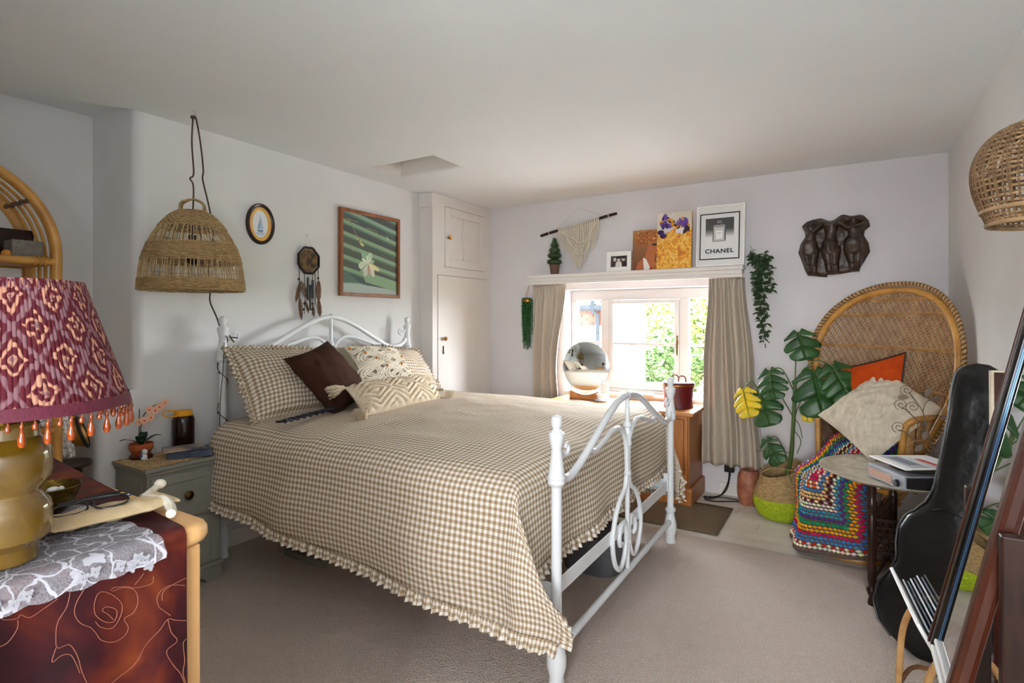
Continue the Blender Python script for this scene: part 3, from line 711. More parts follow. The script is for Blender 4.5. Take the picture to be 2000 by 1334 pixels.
def on(u, v, lift=.006):
    p = f(.5 + u / 2, .5 + v / 2); return p + (f(.5, .5) - Vector((-2.625, 2.616, 1.03))).normalized() * lift
for cxx, cyy in ((-.45, .1), (.25, -.05), (-.1, .55), (.6, .5), (-.6, -.55), (.1, -.6)):
    for rr in (.34, .26, .18):
        kn.tube(spline([on(max(-.95, min(.95, cxx + rr * cos(q) * 1.05)), max(-.95, min(.95, cyy + rr * sin(q)))) for q in [k * pi / 4 for k in range(8)]], 4, True), .0078, 6, True)
for s in range(-5, 6):
    d = s * .34
    for sg in (1, -1):
        pts = [(u, sg * u * .7 + d) for u in [k / 8 - 1 for k in range(17)]]; pts = [p for p in pts if abs(p[1]) < .93 and abs(p[0]) < .95]
        if len(pts) > 2:
            for e in (-.045, .045): kn.tube([on(u, max(-.95, min(.95, v + e)), .005) for u, v in pts], .0068, 6)
kn.build('macrame_knots', M['macrame'], mco)
bd = MB().ball((0, 0, 0), .010, 10, 7).data('bead', M['bead_wood'])
for u, v in ((-.55, .35), (-.3, .05), (.35, .55), (.75, .25), (-.1, -.35), (-.8, .7), (.5, -.2)): inst('bead', bd, mco, on(u, v, .014))
q = rim(pt, 20); kn2 = MB().tube(q[:-1], .008, 6, True); kn2.build('cord_edge', M['macrame'], mco)
# tufted lumbar cushion with tassels
def tuft(u, v, side):
    if side < 0: return 0
    x, y = u * 2.6, v * 1.15; d = abs((x + .9) % 1.8 - .9) * .75 + abs(y); k = (d * 3.1) % 1.0
    return .016 * min(1, max(0, .5 - abs(k - .31) * 1.25) * 6)
TC, TR, TU = (-2.335, 2.49, .893), (-.020, .365, -.006), (-.098, .017, .070)
tc_, pt = pillow(TC, TR, TU, .075, 90, .05, wr=.004, seed=2, disp=tuft)
tco = tc_.build('cushion', M['tuft'], ang=None); tag(tco, 'cream tufted lumbar cushion with geometric diamonds and corner tassels', 'cushion')
for su in (-1, 1):
    for sv in (-1, 1):
        p = Vector(TC) + Vector(TR) * su * .99 + Vector(TU) * sv * .99; d = (Vector(TR).normalized() * su * .75 + Vector(TU).normalized() * sv * .35 + Vector((0.02, 0, -.45))).normalized()
        mbt = MB().ball(p + d * .012, .015, 8, 6)
        for k in range(80):
            q = Vector((random.gauss(0, 1), random.gauss(0, 1), random.gauss(0, 1))); q = (q - d * q.dot(d)); q = q.normalized() * random.uniform(.2, 1)
            e = p + d * random.uniform(.065, .10) + q * .040; e.z = max(e.z, .848 + .032 * random.random()); mbt.tube([p + d * .01 + q * .008, p + d * .04 + q * .030, e], .0036, 4, cap=False)
        mbt.build('tassel', M['tuft'], tco)
ln = thing('lanyard', 'navy braided cord lying on the duvet in front of the brown cushion', 'cord', (-2.42, 1.95, .845))
mb = MB()
for ph in (0, pi):
    pts = [(-2.38 - .05 * t + .012 * sin(t * 26 + ph), 1.74 + .36 * t, .845 + .006 * cos(t * 26 + ph) + .01 * t) for t in [k / 40 for k in range(41)]]; mb.tube(pts, .007, 6)
mb.build('braid', M['navy'], ln)
MB().ball((-2.375, 1.735, .848), (.016, .016, .01)).box(-2.40, -2.37, 1.70, 1.73, .842, .85).build('clip', M['soot'], ln)
# things under the bed
sb = rbox(MB(), -1.32, -1.02, 2.66, 2.96, .012, .20, .08).build('storage_box', M['tub']); tag(sb, 'grey storage tub under the foot of the bed', 'box')
tag(bevel(MB().box(-2.72, -2.40, 1.98, 2.42, .012, .05).build('flat_box', M['sage_line'], smooth=False), .004), 'flat dark box lying on the carpet under the bed head', 'box')
# ------------------------------------------------------------------ picture shelf and what stands on it
sh = thing('picture_shelf', 'long white moulded shelf above the window', 'shelf', (-1.565, 4.40, 1.665))
SZ = 1.752
bevel(MB().box(-2.48, -.645, 4.335, 4.458, SZ - .03, SZ).build('board', M['joinery'], sh, False), .005)
mb = MB(); mb.box(-2.47, -.655, 4.345, 4.36, 1.69, SZ - .03).box(-2.475, -.65, 4.338, 4.36, 1.664, 1.69).box(-2.47, -.655, 4.36, 4.458, 1.70, SZ - .031)
bevel(mb.build('fascia', M['joinery'], sh, False), .004)
def picture(o, ex, ez, w, h, lean=0.0):
    """returns fn(a, b, lift): a, b in metres on the picture plane from its lower left corner"""
    o, ex = Vector(o), Vector(ex).normalized(); ez = Vector(ez).normalized(); n = ex.cross(ez)
    return lambda a, b, l=0.0: o + ex * a + ez * b + n * l
def rect(a0, b0, a1, b1): return [(a0, b0), (a1, b0), (a1, b1), (a0, b1)]
def ell(cx, cy, rx, ry, n=14, rot=0):
    return [(cx + rx * cos(q) * cos(rot) - ry * sin(q) * sin(rot), cy + rx * cos(q) * sin(rot) + ry * sin(q) * cos(rot)) for q in [2 * pi * k / n for k in range(n)]]
class Pic:
    """flat printed shapes stacked a hair apart on one sheet"""
    def __init__(s, fn, base): s.fn = fn; s.mb = MB(); s.l = base
    def p(s, poly, col, st=.00012):
        s.l += st; s.mb.flat(poly, lambda a, b: s.fn(a, b, s.l), col); return s
def framed(T, fn, w, h, fw, th, m, name='frame'):
    mb = MB()
    for a0, b0, a1, b1 in ((0, 0, fw, h), (w - fw, 0, w, h), (fw, 0, w - fw, fw), (fw, h - fw, w - fw, h)):
        mb.add([fn(a, b, l) for l in (0, th) for a, b in rect(a0, b0, a1, b1)], [(0, 3, 2, 1), (4, 5, 6, 7), (0, 1, 5, 4), (1, 2, 6, 5), (2, 3, 7, 6), (3, 0, 4, 7)])
    return bevel(mb.build(name, m, T, False), .0025)
def slab(fn, w, h, l0, l1, col=None):
    return MB().add([fn(a, b, l) for l in (l0, l1) for a, b in rect(0, 0, w, h)], [(0, 3, 2, 1), (4, 5, 6, 7), (0, 1, 5, 4), (1, 2, 6, 5), (2, 3, 7, 6), (3, 0, 4, 7)], 0, col)
LEAN = (0, .08, 1)
def text(body, size, fn, a, b, col_mat, parent, name, lift, offset=0.0, align='CENTER', space=1.0, shear=0.0, xs=1.0):
    cu = bpy.data.curves.new(name, 'FONT'); cu.body = body; cu.size = size; cu.align_x = align; cu.align_y = 'CENTER'; cu.offset = offset; cu.space_character = space; cu.shear = shear
    ob = bpy.data.objects.new('lettering_source', cu); COL.objects.link(ob)
    dg = bpy.context.evaluated_depsgraph_get(); me = bpy.data.meshes.new_from_object(ob.evaluated_get(dg)); bpy.data.objects.remove(ob)
    mb = MB(); mb.add([fn(a + v.co.x * xs, b + v.co.y, lift) for v in me.vertices], [tuple(p.vertices) for p in me.polygons]); bpy.data.meshes.remove(me)
    return mb.build(name, col_mat, parent, False)
# white photo frame
T = thing('photo_frame', 'small white photo frame with a black and white snapshot on the shelf', 'picture', (-1.62, 4.40, SZ))
fn = picture((-1.725, 4.375, SZ), (1, 0, 0), LEAN, 0, 0); framed(T, fn, .215, .165, .036, .016, M['white'])
pc = Pic(fn, .006); pc.p(rect(.036, .036, .179, .129), (70, 62, 66)); pc.p(rect(.04, .036, .075, .09), (46, 40, 42)).p(ell(.07, .1, .014, .016), (206, 190, 184)).p(ell(.105, .096, .013, .016), (214, 198, 190)).p(ell(.145, .1, .014, .017), (188, 170, 164)).p([(.075, .036), (.135, .036), (.128, .078), (.1, .085), (.082, .078)], (222, 216, 214)).p([(.135, .036), (.176, .036), (.17, .08), (.14, .084)], (40, 34, 38)).p(ell(.105, .115, .02, .01), (28, 22, 22)).p(ell(.147, .118, .02, .012), (30, 24, 26))
pc.mb.build('photo', M['print'], T, False)
# album sleeve
T = thing('record_sleeve', 'record sleeve with a sepia portrait profile leaning on the wall', 'record', (-1.38, 4.41, SZ))
fn = picture((-1.500, 4.365, SZ), (1, 0, 0), LEAN, 0, 0); slab(fn, .325, .33, 0, .004).build('sleeve', mat('sepia_card', (120, 84, 50), .6), T, False)
pc = Pic(fn, .004)
for k in range(22):
    t = k / 21; pc.p(rect(0, .33 * k / 22, .325, .33 * (k + 1) / 22), (int(104 + 56 * t), int(62 + 52 * t), int(36 + 30 * t)), 0 if k else .0001)
hair = [(.04, .20), (.02, .26), (.06, .31), (.13, .322), (.21, .31), (.22, .25), (.19, .21), (.15, .23), (.10, .20)]
pc.p(hair, (150, 86, 36))
for k in range(60): pc.p(ell(random.uniform(.03, .21), random.uniform(.215, .318), .007, .004, 6, random.uniform(0, 3)), random.choice([(196, 132, 66), (120, 62, 24), (224, 170, 104), (92, 48, 20)]), .00004)
pc.p([(.03, 0), (.05, .06), (.10, .10), (.12, .15), (.13, .20), (.17, .235), (.205, .23), (.215, .20), (.225, .18), (.215, .17), (.21, .14), (.19, .12), (.185, .07), (.23, .03), (.24, 0)], (168, 96, 54))
pc.p(rect(.165, .195, .216, .212), (36, 20, 14)).p([(.10, 0), (.09, .10), (.115, .09), (.15, .02), (.152, 0)], (232, 226, 220)).p([(.145, 0), (.15, .02), (.165, .018), (.16, 0)], (150, 24, 22)).p([(.235, 0), (.25, .1), (.24, .2), (.27, .33), (.325, .33), (.325, 0)], (62, 36, 22))
pc.mb.build('printed_cover', M['print'], T, False)
# abstract yellow and purple canvas
T = thing('canvas_painting', 'yellow canvas with purple iris petals across its top', 'painting', (-1.155, 4.38, SZ))
fn = picture((-1.289, 4.35, SZ), (1, 0, 0), LEAN, 0, 0)
x = N('impasto_yellow'); a = x.noise(x.coord('Object', (1, 1, .8)), 16, 6, 2.5)
x.set(x.ramp(a, [(.30, (150, 60, 24)), (.42, (206, 128, 26)), (.5, (226, 168, 34)), (.58, (232, 196, 104)), (.68, (190, 90, 30)), (.78, (240, 220, 160))]), .45); x.bump(a, .6, .01)
slab(fn, .27, .445, 0, .022).build('canvas', x.m, T, False)
pc = Pic(fn, .0222)
def petal(cx, cy, L, wd, ang):
    q = [(0, 0), (.3, .42), (.65, .5), (.9, .3), (1, 0), (.9, -.32), (.6, -.5), (.25, -.35)]
    return [(cx + (u * L) * cos(ang) - (v * wd) * sin(ang), cy + (u * L) * sin(ang) + (v * wd) * cos(ang)) for u, v in q]
pc.p([(0, .31), (.05, .27), (.12, .31), (.2, .33), (.27, .31), (.27, .445), (0, .445)], (214, 206, 190))
for k in range(58):
    cx = random.uniform(.01, .25); cy = random.uniform(.30, .42); L = random.uniform(.035, .075); an = random.uniform(0, 6.28)
    if not (.005 < cx + L * cos(an) < .265 and .25 < cy + L * sin(an) < .442): continue
    pc.p(petal(cx, cy, L, L * .5, an), random.choice([(74, 40, 128), (96, 62, 150), (52, 28, 92), (120, 92, 168), (222, 216, 222), (44, 26, 40), (206, 140, 30)]), .00006)
for q in ((.03, .29), (.05, .26)): pc.p(ell(q[0], q[1], .028, .02, 9), (48, 26, 84))
pc.mb.build('painted_flowers', M['print'], T, False)
# perfume print in a white frame
T = thing('framed_print', 'white framed black and white perfume bottle print on the shelf', 'picture', (-.81, 4.40, SZ))
fn = picture((-.985, 4.355, SZ), (1, 0, 0), (0, .10, 1), 0, 0); w, h = .348, .47
framed(T, fn, w, h, .014, .022, M['white'])
slab(fn, w - .004, h - .004, .001, .007).build('backing', M['white'], T, False)
pc = Pic(fn, .0075); pc.p(rect(.014, .014, w - .014, h - .014), (226, 226, 226)).p(rect(.022, .052, .312, .412), (30, 32, 38)).p(rect(.031, .061, .303, .403), (226, 227, 229))
x0, x1, z0, z1 = .065, .270, .165, .372
for k in range(30):
    t = k / 29; g = int(228 - 150 * max(0, min(1, (t - .28) / .32)) - 14 * max(0, (t - .6))); pc.p(rect(x0, z0 + (z1 - z0) * k / 30, x1, z0 + (z1 - z0) * (k + 1) / 30), (g, g, g), 0 if k else .0001)
bx = .165
pc.p([(bx - .048, .19), (bx + .048, .19), (bx + .046, .305), (bx + .036, .32), (bx - .036, .32), (bx - .046, .305)], (150, 150, 152)).p([(bx - .040, .197), (bx + .040, .197), (bx + .038, .30), (bx - .038, .30)], (200, 200, 202)).p(rect(bx - .024, .21, bx + .024, .275), (236, 236, 236)).p(rect(bx - .012, .255, bx + .012, .258), (60, 60, 60)).p(rect(bx - .014, .32, bx + .014, .331), (60, 60, 62)).p([(bx - .018, .331), (bx + .018, .331), (bx + .014, .352), (bx - .014, .352)], (128, 128, 130)).p(rect(bx + .038, .20, bx + .046, .30), (70, 70, 72)).p(rect(bx - .046, .20, bx - .041, .30), (90, 90, 92))
pc.mb.build('print', M['print'], T, False)
text('CHANEL', .044, fn, .167, .115, M['black'], T, 'lettering', .0115, .0012, space=1.12, xs=1.12)
# topiary
T = thing('topiary', 'little green spiral topiary in a brown pot at the left end of the shelf', 'plant', (-2.225, 4.39, SZ))
MB().lathe([(0, 0), (.034, 0), (.045, .075), (.048, .078), (.048, .088), (.04, .088), (.038, .075), (0, .072)], (-2.225, 4.385, SZ), 18).build('pot', mat('brown_pot', (96, 68, 52), .7), T)
mb = MB()
for k, (z, r) in enumerate(((.10, .078), (.155, .070), (.205, .056), (.25, .040), (.285, .024))):
    mb.ball((-2.225, 4.385, SZ + z + .012), (r * .86, r * .86, .03), 12, 7)
    for i in range(int(900 * r)):
        a = random.uniform(0, 6.28); e = random.uniform(-.5, 1); c = Vector((-2.225 + r * .8 * cos(a) * cos(e), 4.385 + r * .8 * sin(a) * cos(e), SZ + z + .012 + .03 * sin(e))); d = Vector((cos(a) * cos(e), sin(a) * cos(e), sin(e) * .8)).normalized() * .02; p = d.orthogonal().normalized() * .0022
        mb.add([c - p, c + p, c + d], [(0, 1, 2)])
mb.build('foliage', mat('topiary_green', (52, 78, 38), .7, c2=(34, 54, 24), ns=60), T, kind='stuff')
# macrame wall hanging
T = thing('macrame_hanging', 'cream macrame hanging from a dark stick above the shelf', 'wall hanging', (-2.0, 4.44, 1.79))
def stk(t): return Vector((-2.385 + .73 * t, 4.425, 2.115 + .132 * t + .004 * sin(t * 9)))
mb = MB().tube([stk(k / 10) for k in range(11)], [.013, .014, .013, .012, .012, .011, .012, .013, .012, .013, .012], 9)
mb.build('stick', M['darkwood'], T)
for t in (.12, .90): MB().tube([stk(t - .006), stk(t + .006)], .0145, 9).build('binding', M['macrame'], T)
MB().tube([stk(.17), (-2.018, 4.445, 2.335), stk(.86)], .0025, 5).ball((-2.018, 4.447, 2.337), .007, 8, 6).build('hanging_cord', M['macrame'], T)
mb = MB(); n = 56
for k in range(n):
    t = .25 + .53 * k / (n - 1); p = stk(t); u = (k / (n - 1) - .5) * 2
    zb = 1.79 + .24 * abs(u) ** 1.25 + random.uniform(-.02, .02); zm = p.z - .05 - .15 * (1 - abs(u) ** 1.6)
    cx = -1.985; pull = .62 if abs(u) > .2 else .9
    xe = cx + (p.x - cx) * (.45 + .5 * abs(u)) ; lay = .004 * (k % 3)
    y = 4.418 - lay
    pts = [(p.x, y, p.z + .012), (p.x, y - .003, p.z - .02), (p.x + random.uniform(-.004, .004), y, zm), (p.x + (xe - p.x) * .5 + random.uniform(-.008, .008), y - .004, (zm + zb) / 2), (xe + random.uniform(-.012, .012), y, zb)]
    mb.tube(spline(pts, 4), [.0042] * 12 + [.003] * 5, 5, cap=False)
mb.build('strands', M['macrame'], T, kind='stuff')
mb = MB()
for j in range(4):
    d = .02 + .032 * j
    mb.tube(spline([(stk(.26).x + d * .6, 4.405, stk(.26).z - .02 - d * .1), (-2.06, 4.403, 2.085 - d * 1.0), (-1.985, 4.402, 2.05 - d * 1.15), (-1.905, 4.403, 2.10 - d * 1.0), (stk(.77).x - d * .6, 4.405, stk(.77).z - .03 - d * .1)], 6), .0055, 6)
mb.build('knotted_rows', M['macrame'], T)
# relief carving
def relief():
    W_, H_ = .435, .425; x0, z0 = -.292, 1.655; nx, nzn = 110, 110
    caps = []
    def cap(a, b, r0, r1, h): caps.append((a, b, r0, r1, h))
    # three standing figures seen from the photograph, in unit coordinates (u right, v up)
    for cx, hip, lean, kn in ((.17, .15, .02, .0), (.47, .125, 0, 0), (.79, .15, -.01, 0)):
        cap((cx + lean, .80), (cx + lean * .5, .66), .095, .075, .8); cap((cx, .66), (cx - .01, .52), .075, hip * .8, .8); cap((cx - .015, .52), (cx - .01, .42), hip * .85, hip * .82, .95)
        cap((cx - .06, .42), (cx - .03, .22), .085, .055, .75); cap((cx + .05, .42), (cx + .05, .20), .085, .055, .7); cap((cx - .03, .22), (cx - .01, .02), .055, .04, .6); cap((cx + .05, .20), (cx + .07, .02), .055, .04, .55)
        cap((cx + lean * 1.5, .93), (cx + lean, .84), .055, .05, .75)
    cap((.33, .86), (.62, .86), .07, .07, .85); cap((.36, .86), (.20, .72), .045, .04, 1.0); cap((.20, .72), (.12, .74), .035, .03, .95); cap((.58, .86), (.70, .76), .045, .04, 1.0); cap((.70, .76), (.92, .82), .04, .035, 1.0); cap((.07, .86), (.2, .92), .05, .06, .7); cap((.76, .93), (.9, .92), .06, .07, .75); cap((.05, .88), (.93, .93), .04, .05, .5)
    def out(v):  # silhouette half widths: left and right edges in u
        l = [(0, .14), (.08, .10), (.25, .05), (.42, .0), (.55, .03), (.66, .10), (.74, .10), (.85, .05), (.93, .12), (1.0, .22)]
        r = [(0, .86), (.08, .86), (.2, .92), (.4, 1.0), (.55, .98), (.66, .92), (.74, .93), (.85, 1.0), (.95, .98), (1.0, .90)]
        def ip(q):
            for (a, b), (c, d) in zip(q[:-1], q[1:]):
                if v <= c: return b + (d - b) * (v - a) / (c - a)
            return q[-1][1]
        return ip(l), ip(r)
    def hgt(u, v):
        h = .0
        for a, b, r0, r1, k in caps:
            dx, dy = b[0] - a[0], b[1] - a[1]; t = max(0, min(1, ((u - a[0]) * dx + (v - a[1]) * dy) / (dx * dx + dy * dy + 1e-9)))
            d = hypot(u - a[0] - dx * t, v - a[1] - dy * t); r = r0 + (r1 - r0) * t
            if d < r: h = max(h, k * (.25 + .75 * sqrt(max(0, 1 - (d / r) ** 2))))
        return h
    mb = MB()
    def f(a, b):
        l, r = out(b); u = l + (r - l) * a; top = .96 + .03 * sin(u * 11) + .02 * sin(u * 23); bot = .0 + .02 * sin(u * 8 + 1)+ (.06 if .42 < u < .86 else 0) * .6
        v = bot + (top - bot) * b; e = min(a, 1 - a, b, 1 - b) * 14; e = min(1, e)
        # centre crease of the middle figure's back
        h = hgt(u, v); 
        if abs(u - .47) < .012 and .40 < v < .56: h *= .75
        y = 4.452 - (.022 + .05 * h) * sqrt(e) - .006 * nz(u * 9, v * 9)
        return (x0 + W_ * u, min(y, 4.456), z0 + H_ * v)
    mb.grid(f, nx, nzn); mb.f = [tuple(reversed(q)) for q in mb.f]; mb.uv = {}
    # closed back
    mb.prism([(x0 + W_ * .14, z0 + .02), (x0 + W_ * .86, z0 + .03), (x0 + W_ * .95, z0 + H_ * .4), (x0 + W_ * .88, z0 + H_ * .7), (x0 + W_ * .86, z0 + H_ * .9), (x0 + W_ * .2, z0 + H_ * .9), (x0 + W_ * .13, z0 + H_ * .7), (x0 + W_ * .05, z0 + H_ * .4)], lambda a, b: (a, 4.450, b), (0, .007, 0))
    tag(mb.build('relief_carving', M['carving'], ang=None), 'dark carved relief of three standing figures on the window wall', 'carving')
relief()
# ------------------------------------------------------------------ curtains
def curtain(x0t, x1t, x0m, x1m, zm, x0b, x1b, zt, zb, folds, label, yc=4.37, seed=0, amp=.030):
    mb = MB()
    def f(a, b):
        z = zt + (zb - zt) * a
        if z > zm: t = (zt - z) / (zt - zm); t = t * t * (3 - 2 * t); l = x0t + (x0m - x0t) * t; r = x1t + (x1m - x1t) * t
        else: t = (zm - z) / (zm - zb); t = t * t * (3 - 2 * t); l = x0m + (x0b - x0m) * t; r = x1m + (x1b - x1m) * t
        ph = b * folds * 2 * pi + seed + .7 * sin(a * 2.4 + b * 5) + .9 * nz(b * 3, a * 1.2, seed)
        g = amp * (.55 + .45 * min(1, a * 3)) * (1 + .35 * nz(b * 5, a * 2, seed + 3))
        if a < .07: ph = ph * 1.0 + 4 * nz(b * 14, seed) * (1 - a / .07)
        return (l + (r - l) * (b + .012 * sin(ph * .5)), yc + g * sin(ph) + .006 * nz(a * 8, b * 8, seed) , z)
    mb.grid(f, 60, 110)
    o = mb.build('curtain', M['linen'], ang=None); m = o.modifiers.new('thickness', 'SOLIDIFY'); m.thickness = .003
    return tag(o, label, 'curtain')
curtain(-2.445, -2.10, -2.455, -2.185, .95, -2.47, -2.14, 1.662, .24, 3.6, 'beige linen curtain drawn to the left of the window', seed=1)
curtain(-.895, -.64, -.93, -.575, .95, -.945, -.515, 1.662, .245, 4.6, 'beige linen curtain drawn to the right of the window', seed=4, amp=.034)
# ------------------------------------------------------------------ pine cupboard under the window
T = thing('pine_cupboard', 'waxed pine low cupboard standing below the window', 'cupboard', (-1.53, 4.2, 0))
bevel(MB().box(-2.13, -.925, 3.985, 4.455, .655, .682).build('top', M['pine'], T, False), .008, 3)
MB().box(-2.09, -.962, 4.04, 4.455, .10, .655).build('carcass', M['pine_side'], T, False)
bevel(MB().box(-2.12, -.94, 4.01, 4.455, 0, .13).build('plinth', M['pine_side'], T, False), .012)
for a, b in ((-2.05, -1.54), (-1.51, -1.0)):
    d = bevel(MB().box(a, b, 4.022, 4.04, .16, .625).build('door', M['pine_side'], T, False), .004)
    bevel(MB().box(a + .07, b - .07, 4.014, 4.022, .23, .555).build('door_panel', M['pine_side'], d, False), .004)
    MB().lathe([(.006, 0), (.014, .012), (.012, .02), (0, .024)], ((b - .035) if a < -1.8 else (a + .035), 4.022, .42), 12, axis=(0, -1, 0)).build('knob', M['brass'], d)
for x in (-2.085, -.985): MB().box(x - .012, x + .012, 4.026, 4.04, .14, .65).build('pilaster', M['pine_side'], T, False)
# round mirror on a wooden foot
T = thing('table_mirror', 'round frameless mirror in a curved wooden foot on the pine cupboard', 'mirror', (-1.87, 4.26, .682))
c = Vector((-1.87, 4.265, .955)); n = Vector((.10, -1, .05)).normalized(); R = .205
def disc(l0, l1): return MB().lathe([(0, l0), (R - .003, l0), (R, l0 + .001), (R, l1 - .001), (R - .003, l1), (0, l1)], c, 64, axis=n)
disc(-.004, .0).build('mirror_backing', M['black'], T); MB().lathe([(0, .0012), (R - .004, .0012), (R - .002, .0002)], c, 64, axis=n).build('mirror_glass', M['mirror'], T)
mb = MB(); pr = [(-.135, 0), (.135, 0), (.125, .078)] + [(.11 - .22 * k / 10, .066 - .026 * sin(pi * k / 10)) for k in range(11)] + [(-.125, .078)]
mb.prism(pr, lambda a, b: (-1.87 + a, 4.225, .683 + b), (0, .055, 0)); bevel(mb.build('foot', M['pine'], T, False), .004)
# things beside the mirror
T = thing('candle_jar', 'small white candle jar on pale blue dishes beside the round mirror', 'candle', (-1.70, 4.19, .682))
MB().lathe([(0, 0), (.05, 0), (.058, .012), (.056, .014), (.045, .006), (0, .006)], (-1.70, 4.185, .683), 20).build('dish', mat('pale_blue_glass', (176, 198, 218), .15), T)
MB().lathe([(0, .007), (.034, .007), (.036, .06), (.03, .062), (0, .062)], (-1.70, 4.185, .683), 20).build('jar', M['white'], T)
bx = bevel(MB().box(-1.725, -1.665, 4.23, 4.275, .683, .83).build('card_box', M['white'], smooth=False), .004); tag(bx, 'upright white carton in front of the round mirror', 'box')
bk = bevel(MB().obox((-1.50, 4.47, .726), (.14, .02, 0), (-.02, .06, 0), (0, 0, .007)).build('booklet', M['paper'], smooth=False), .002); tag(bk, 'thin yellowed booklet lying on the window sill', 'book')
# burgundy box
T = thing('lidded_bucket', 'burgundy leather lidded box with looped handles on the pine cupboard', 'box', (-1.09, 4.24, .682))
c = (-1.09, 4.23, .683); k = .118
MB().lathe([(0, 0), (k * .95, 0), (k * .93, .008), (k * .90, .06), (k * .93, .12), (k, .165), (k, .17), (0, .17)], c, 32).build('body', M['burgundy'], T)
ld = MB().lathe([(0, .171), (k * 1.02, .171), (k * 1.03, .18), (k * .98, .192), (0, .197)], c, 32).build('lid', M['burgundy'], T)
MB().lathe([(k * 1.035, .168), (k * 1.04, .170), (k * 1.035, .174)], c, 32).build('gilt_band', M['brass'], T)
for s in (-1, 1): MB().tube(spline([(c[0] + s * .035 - .03, c[1] - s * .03, c[2] + .19), (c[0] + s * .035 - .02, c[1] - s * .03, c[2] + .235), (c[0] + s * .035 + .02, c[1] - s * .03, c[2] + .235), (c[0] + s * .035 + .03, c[1] - s * .03, c[2] + .19)], 6), .005, 7).build('handle', M['burgundy'], ld)
# ------------------------------------------------------------------ trailing plants
T = thing('hanging_succulent', 'green artificial trailing plant hanging at the left end of the shelf', 'plant', (-2.53, 4.42, 1.05))
MB().tube([(-2.50, 4.41, 1.662), (-2.53, 4.42, 1.55)], .002, 5).tube([(-2.505, 4.41, 1.662), (-2.555, 4.42, 1.55)], .002, 5).build('cord', M['jute'], T)
MB().ball((-2.53, 4.42, 1.525), (.04, .03, .03)).build('pot', M['brass'], T)
mb = MB()
for i in range(38):
    a = random.uniform(0, 6.28); r = random.uniform(.2, 1); x = -2.53 + .066 * r * cos(a); y = 4.42 + .03 * r * sin(a); zb = random.uniform(1.06, 1.22) if i % 3 else random.uniform(1.2, 1.4)
    mb.tube([(-2.53 + .03 * cos(a), 4.42 + .02 * sin(a), 1.55), (x, y, 1.52), (x + random.uniform(-.006, .006), y, (1.5 + zb) / 2), (x, y, zb)], .0022, 4, cap=False)
    z = 1.545
    while z > zb:
        q = random.uniform(0, 6.28); p = Vector((x, y, z)); d = Vector((cos(q) * .017, sin(q) * .014, .006)); s = Vector((-sin(q), cos(q), .2)) * .0055
        mb.add([p, p + d * .5 + s, p + d, p + d * .5 - s], [(0, 1, 2, 3)]); z -= .0062
mb.build('trailing_stems', M['succulent'], T, kind='stuff')
T = thing('trailing_ivy', 'dark green ivy trailing from the right end of the shelf beside the curtain', 'plant', (-.55, 4.40, 1.15))
lf = MB().add([(0, 0, 0), (.012, .012, .004), (.014, .028, .006), (0, .046, -.004), (-.014, .028, .006), (-.012, .012, .004), (0, .02, -.001)], [(0, 1, 2, 6), (6, 2, 3), (0, 6, 4, 5), (6, 3, 4)]).data('leaf', M['ivy'])
stm = MB(); cnt = 0; ri = random.Random(11)
for i in range(16):
    top = Vector((-.575 + ri.uniform(-.03, .03), 4.40, SZ + .06)); dx = ri.uniform(-.075, .085)
    zb = [1.18, 1.24, 1.30, 1.36, 1.42, 1.48, 1.54, 1.58, 1.62, 1.64, 1.66, 1.68, 1.72, 1.80, 1.86, 1.90][i]
    if zb > 1.7: pts = spline([top, top + Vector((dx * .6, -.02, .05)), Vector((-.56 + dx, 4.375, zb))], 6)
    else:
        sx = .9 if zb > 1.5 else .40
        pts = spline([top, Vector((-.56 + dx, 4.37 - ri.uniform(0, .03), SZ + ri.uniform(.02, .09))), Vector((-.545 + dx * sx, 4.365, (SZ + zb) / 2 + .05)), Vector((-.520 + dx * sx, 4.385, zb))], 9)
    stm.tube(pts, .0016, 4, cap=False); last = None
    for p in pts:
        if last is not None and (p - last).length < .019: continue
        last = p
        for r in range(2):
            if cnt >= 290: break
            a = ri.uniform(0, 6.28); d = Vector((cos(a), -abs(sin(a)) * .7 - .1, ri.uniform(-.9, .2))).normalized()
            q = Vector((0, 1, 0)).rotation_difference(d) @ Matrix.Rotation(ri.uniform(-1, 1), 3, 'Y').to_quaternion()
            inst('leaf', lf, T, tuple(p + Vector((ri.uniform(-.012, .012), ri.uniform(-.016, .0), ri.uniform(-.01, .01)))), q, ri.uniform(.85, 1.3)); cnt += 1
stm.build('vines', M['stem'], T)
# socket lead, salt lamp
T = thing('plug_lead', 'black plug and trailing lead below the right curtain', 'cable', (-.75, 4.43, 0))
bevel(MB().box(-.79, -.72, 4.40, 4.458, .19, .245).build('plug', M['black'], T, False), .006)
MB().tube(spline([(-.755, 4.41, .20), (-.76, 4.39, .12), (-.80, 4.36, .03), (-.86, 4.33, .006), (-.90, 4.25, .006), (-.82, 4.24, .006), (-.72, 4.30, .006), (-.66, 4.33, .006)], 8), .0045, 6).tube(spline([(-.745, 4.41, .20), (-.77, 4.37, .06), (-.85, 4.29, .008), (-.92, 4.31, .006), (-.80, 4.36, .006), (-.68, 4.36, .006)], 8), .0045, 6).build('lead', M['black'], T)
mb = MB(); mb.grid(lambda a, b: tuple(Vector((-.605, 4.335, 0)) + Vector((cos(2 * pi * b), sin(2 * pi * b), 0)) * (.082 * (.62 + .42 * sin(pi * (a * .82 + .12)) ) * (1 + .12 * nz(cos(2 * pi * b) * 2, sin(2 * pi * b) * 2, a * 3))) + Vector((0, 0, .25 * a))), 22, 26, closed=True)
k = len(mb.v); mb.add([(-.605, 4.335, .262)], []); mb.f += [(k - 26 + i, k - 26 + (i + 1) % 26, k) for i in range(26)]; mb.mi += [0] * 26; mb.uv = {}
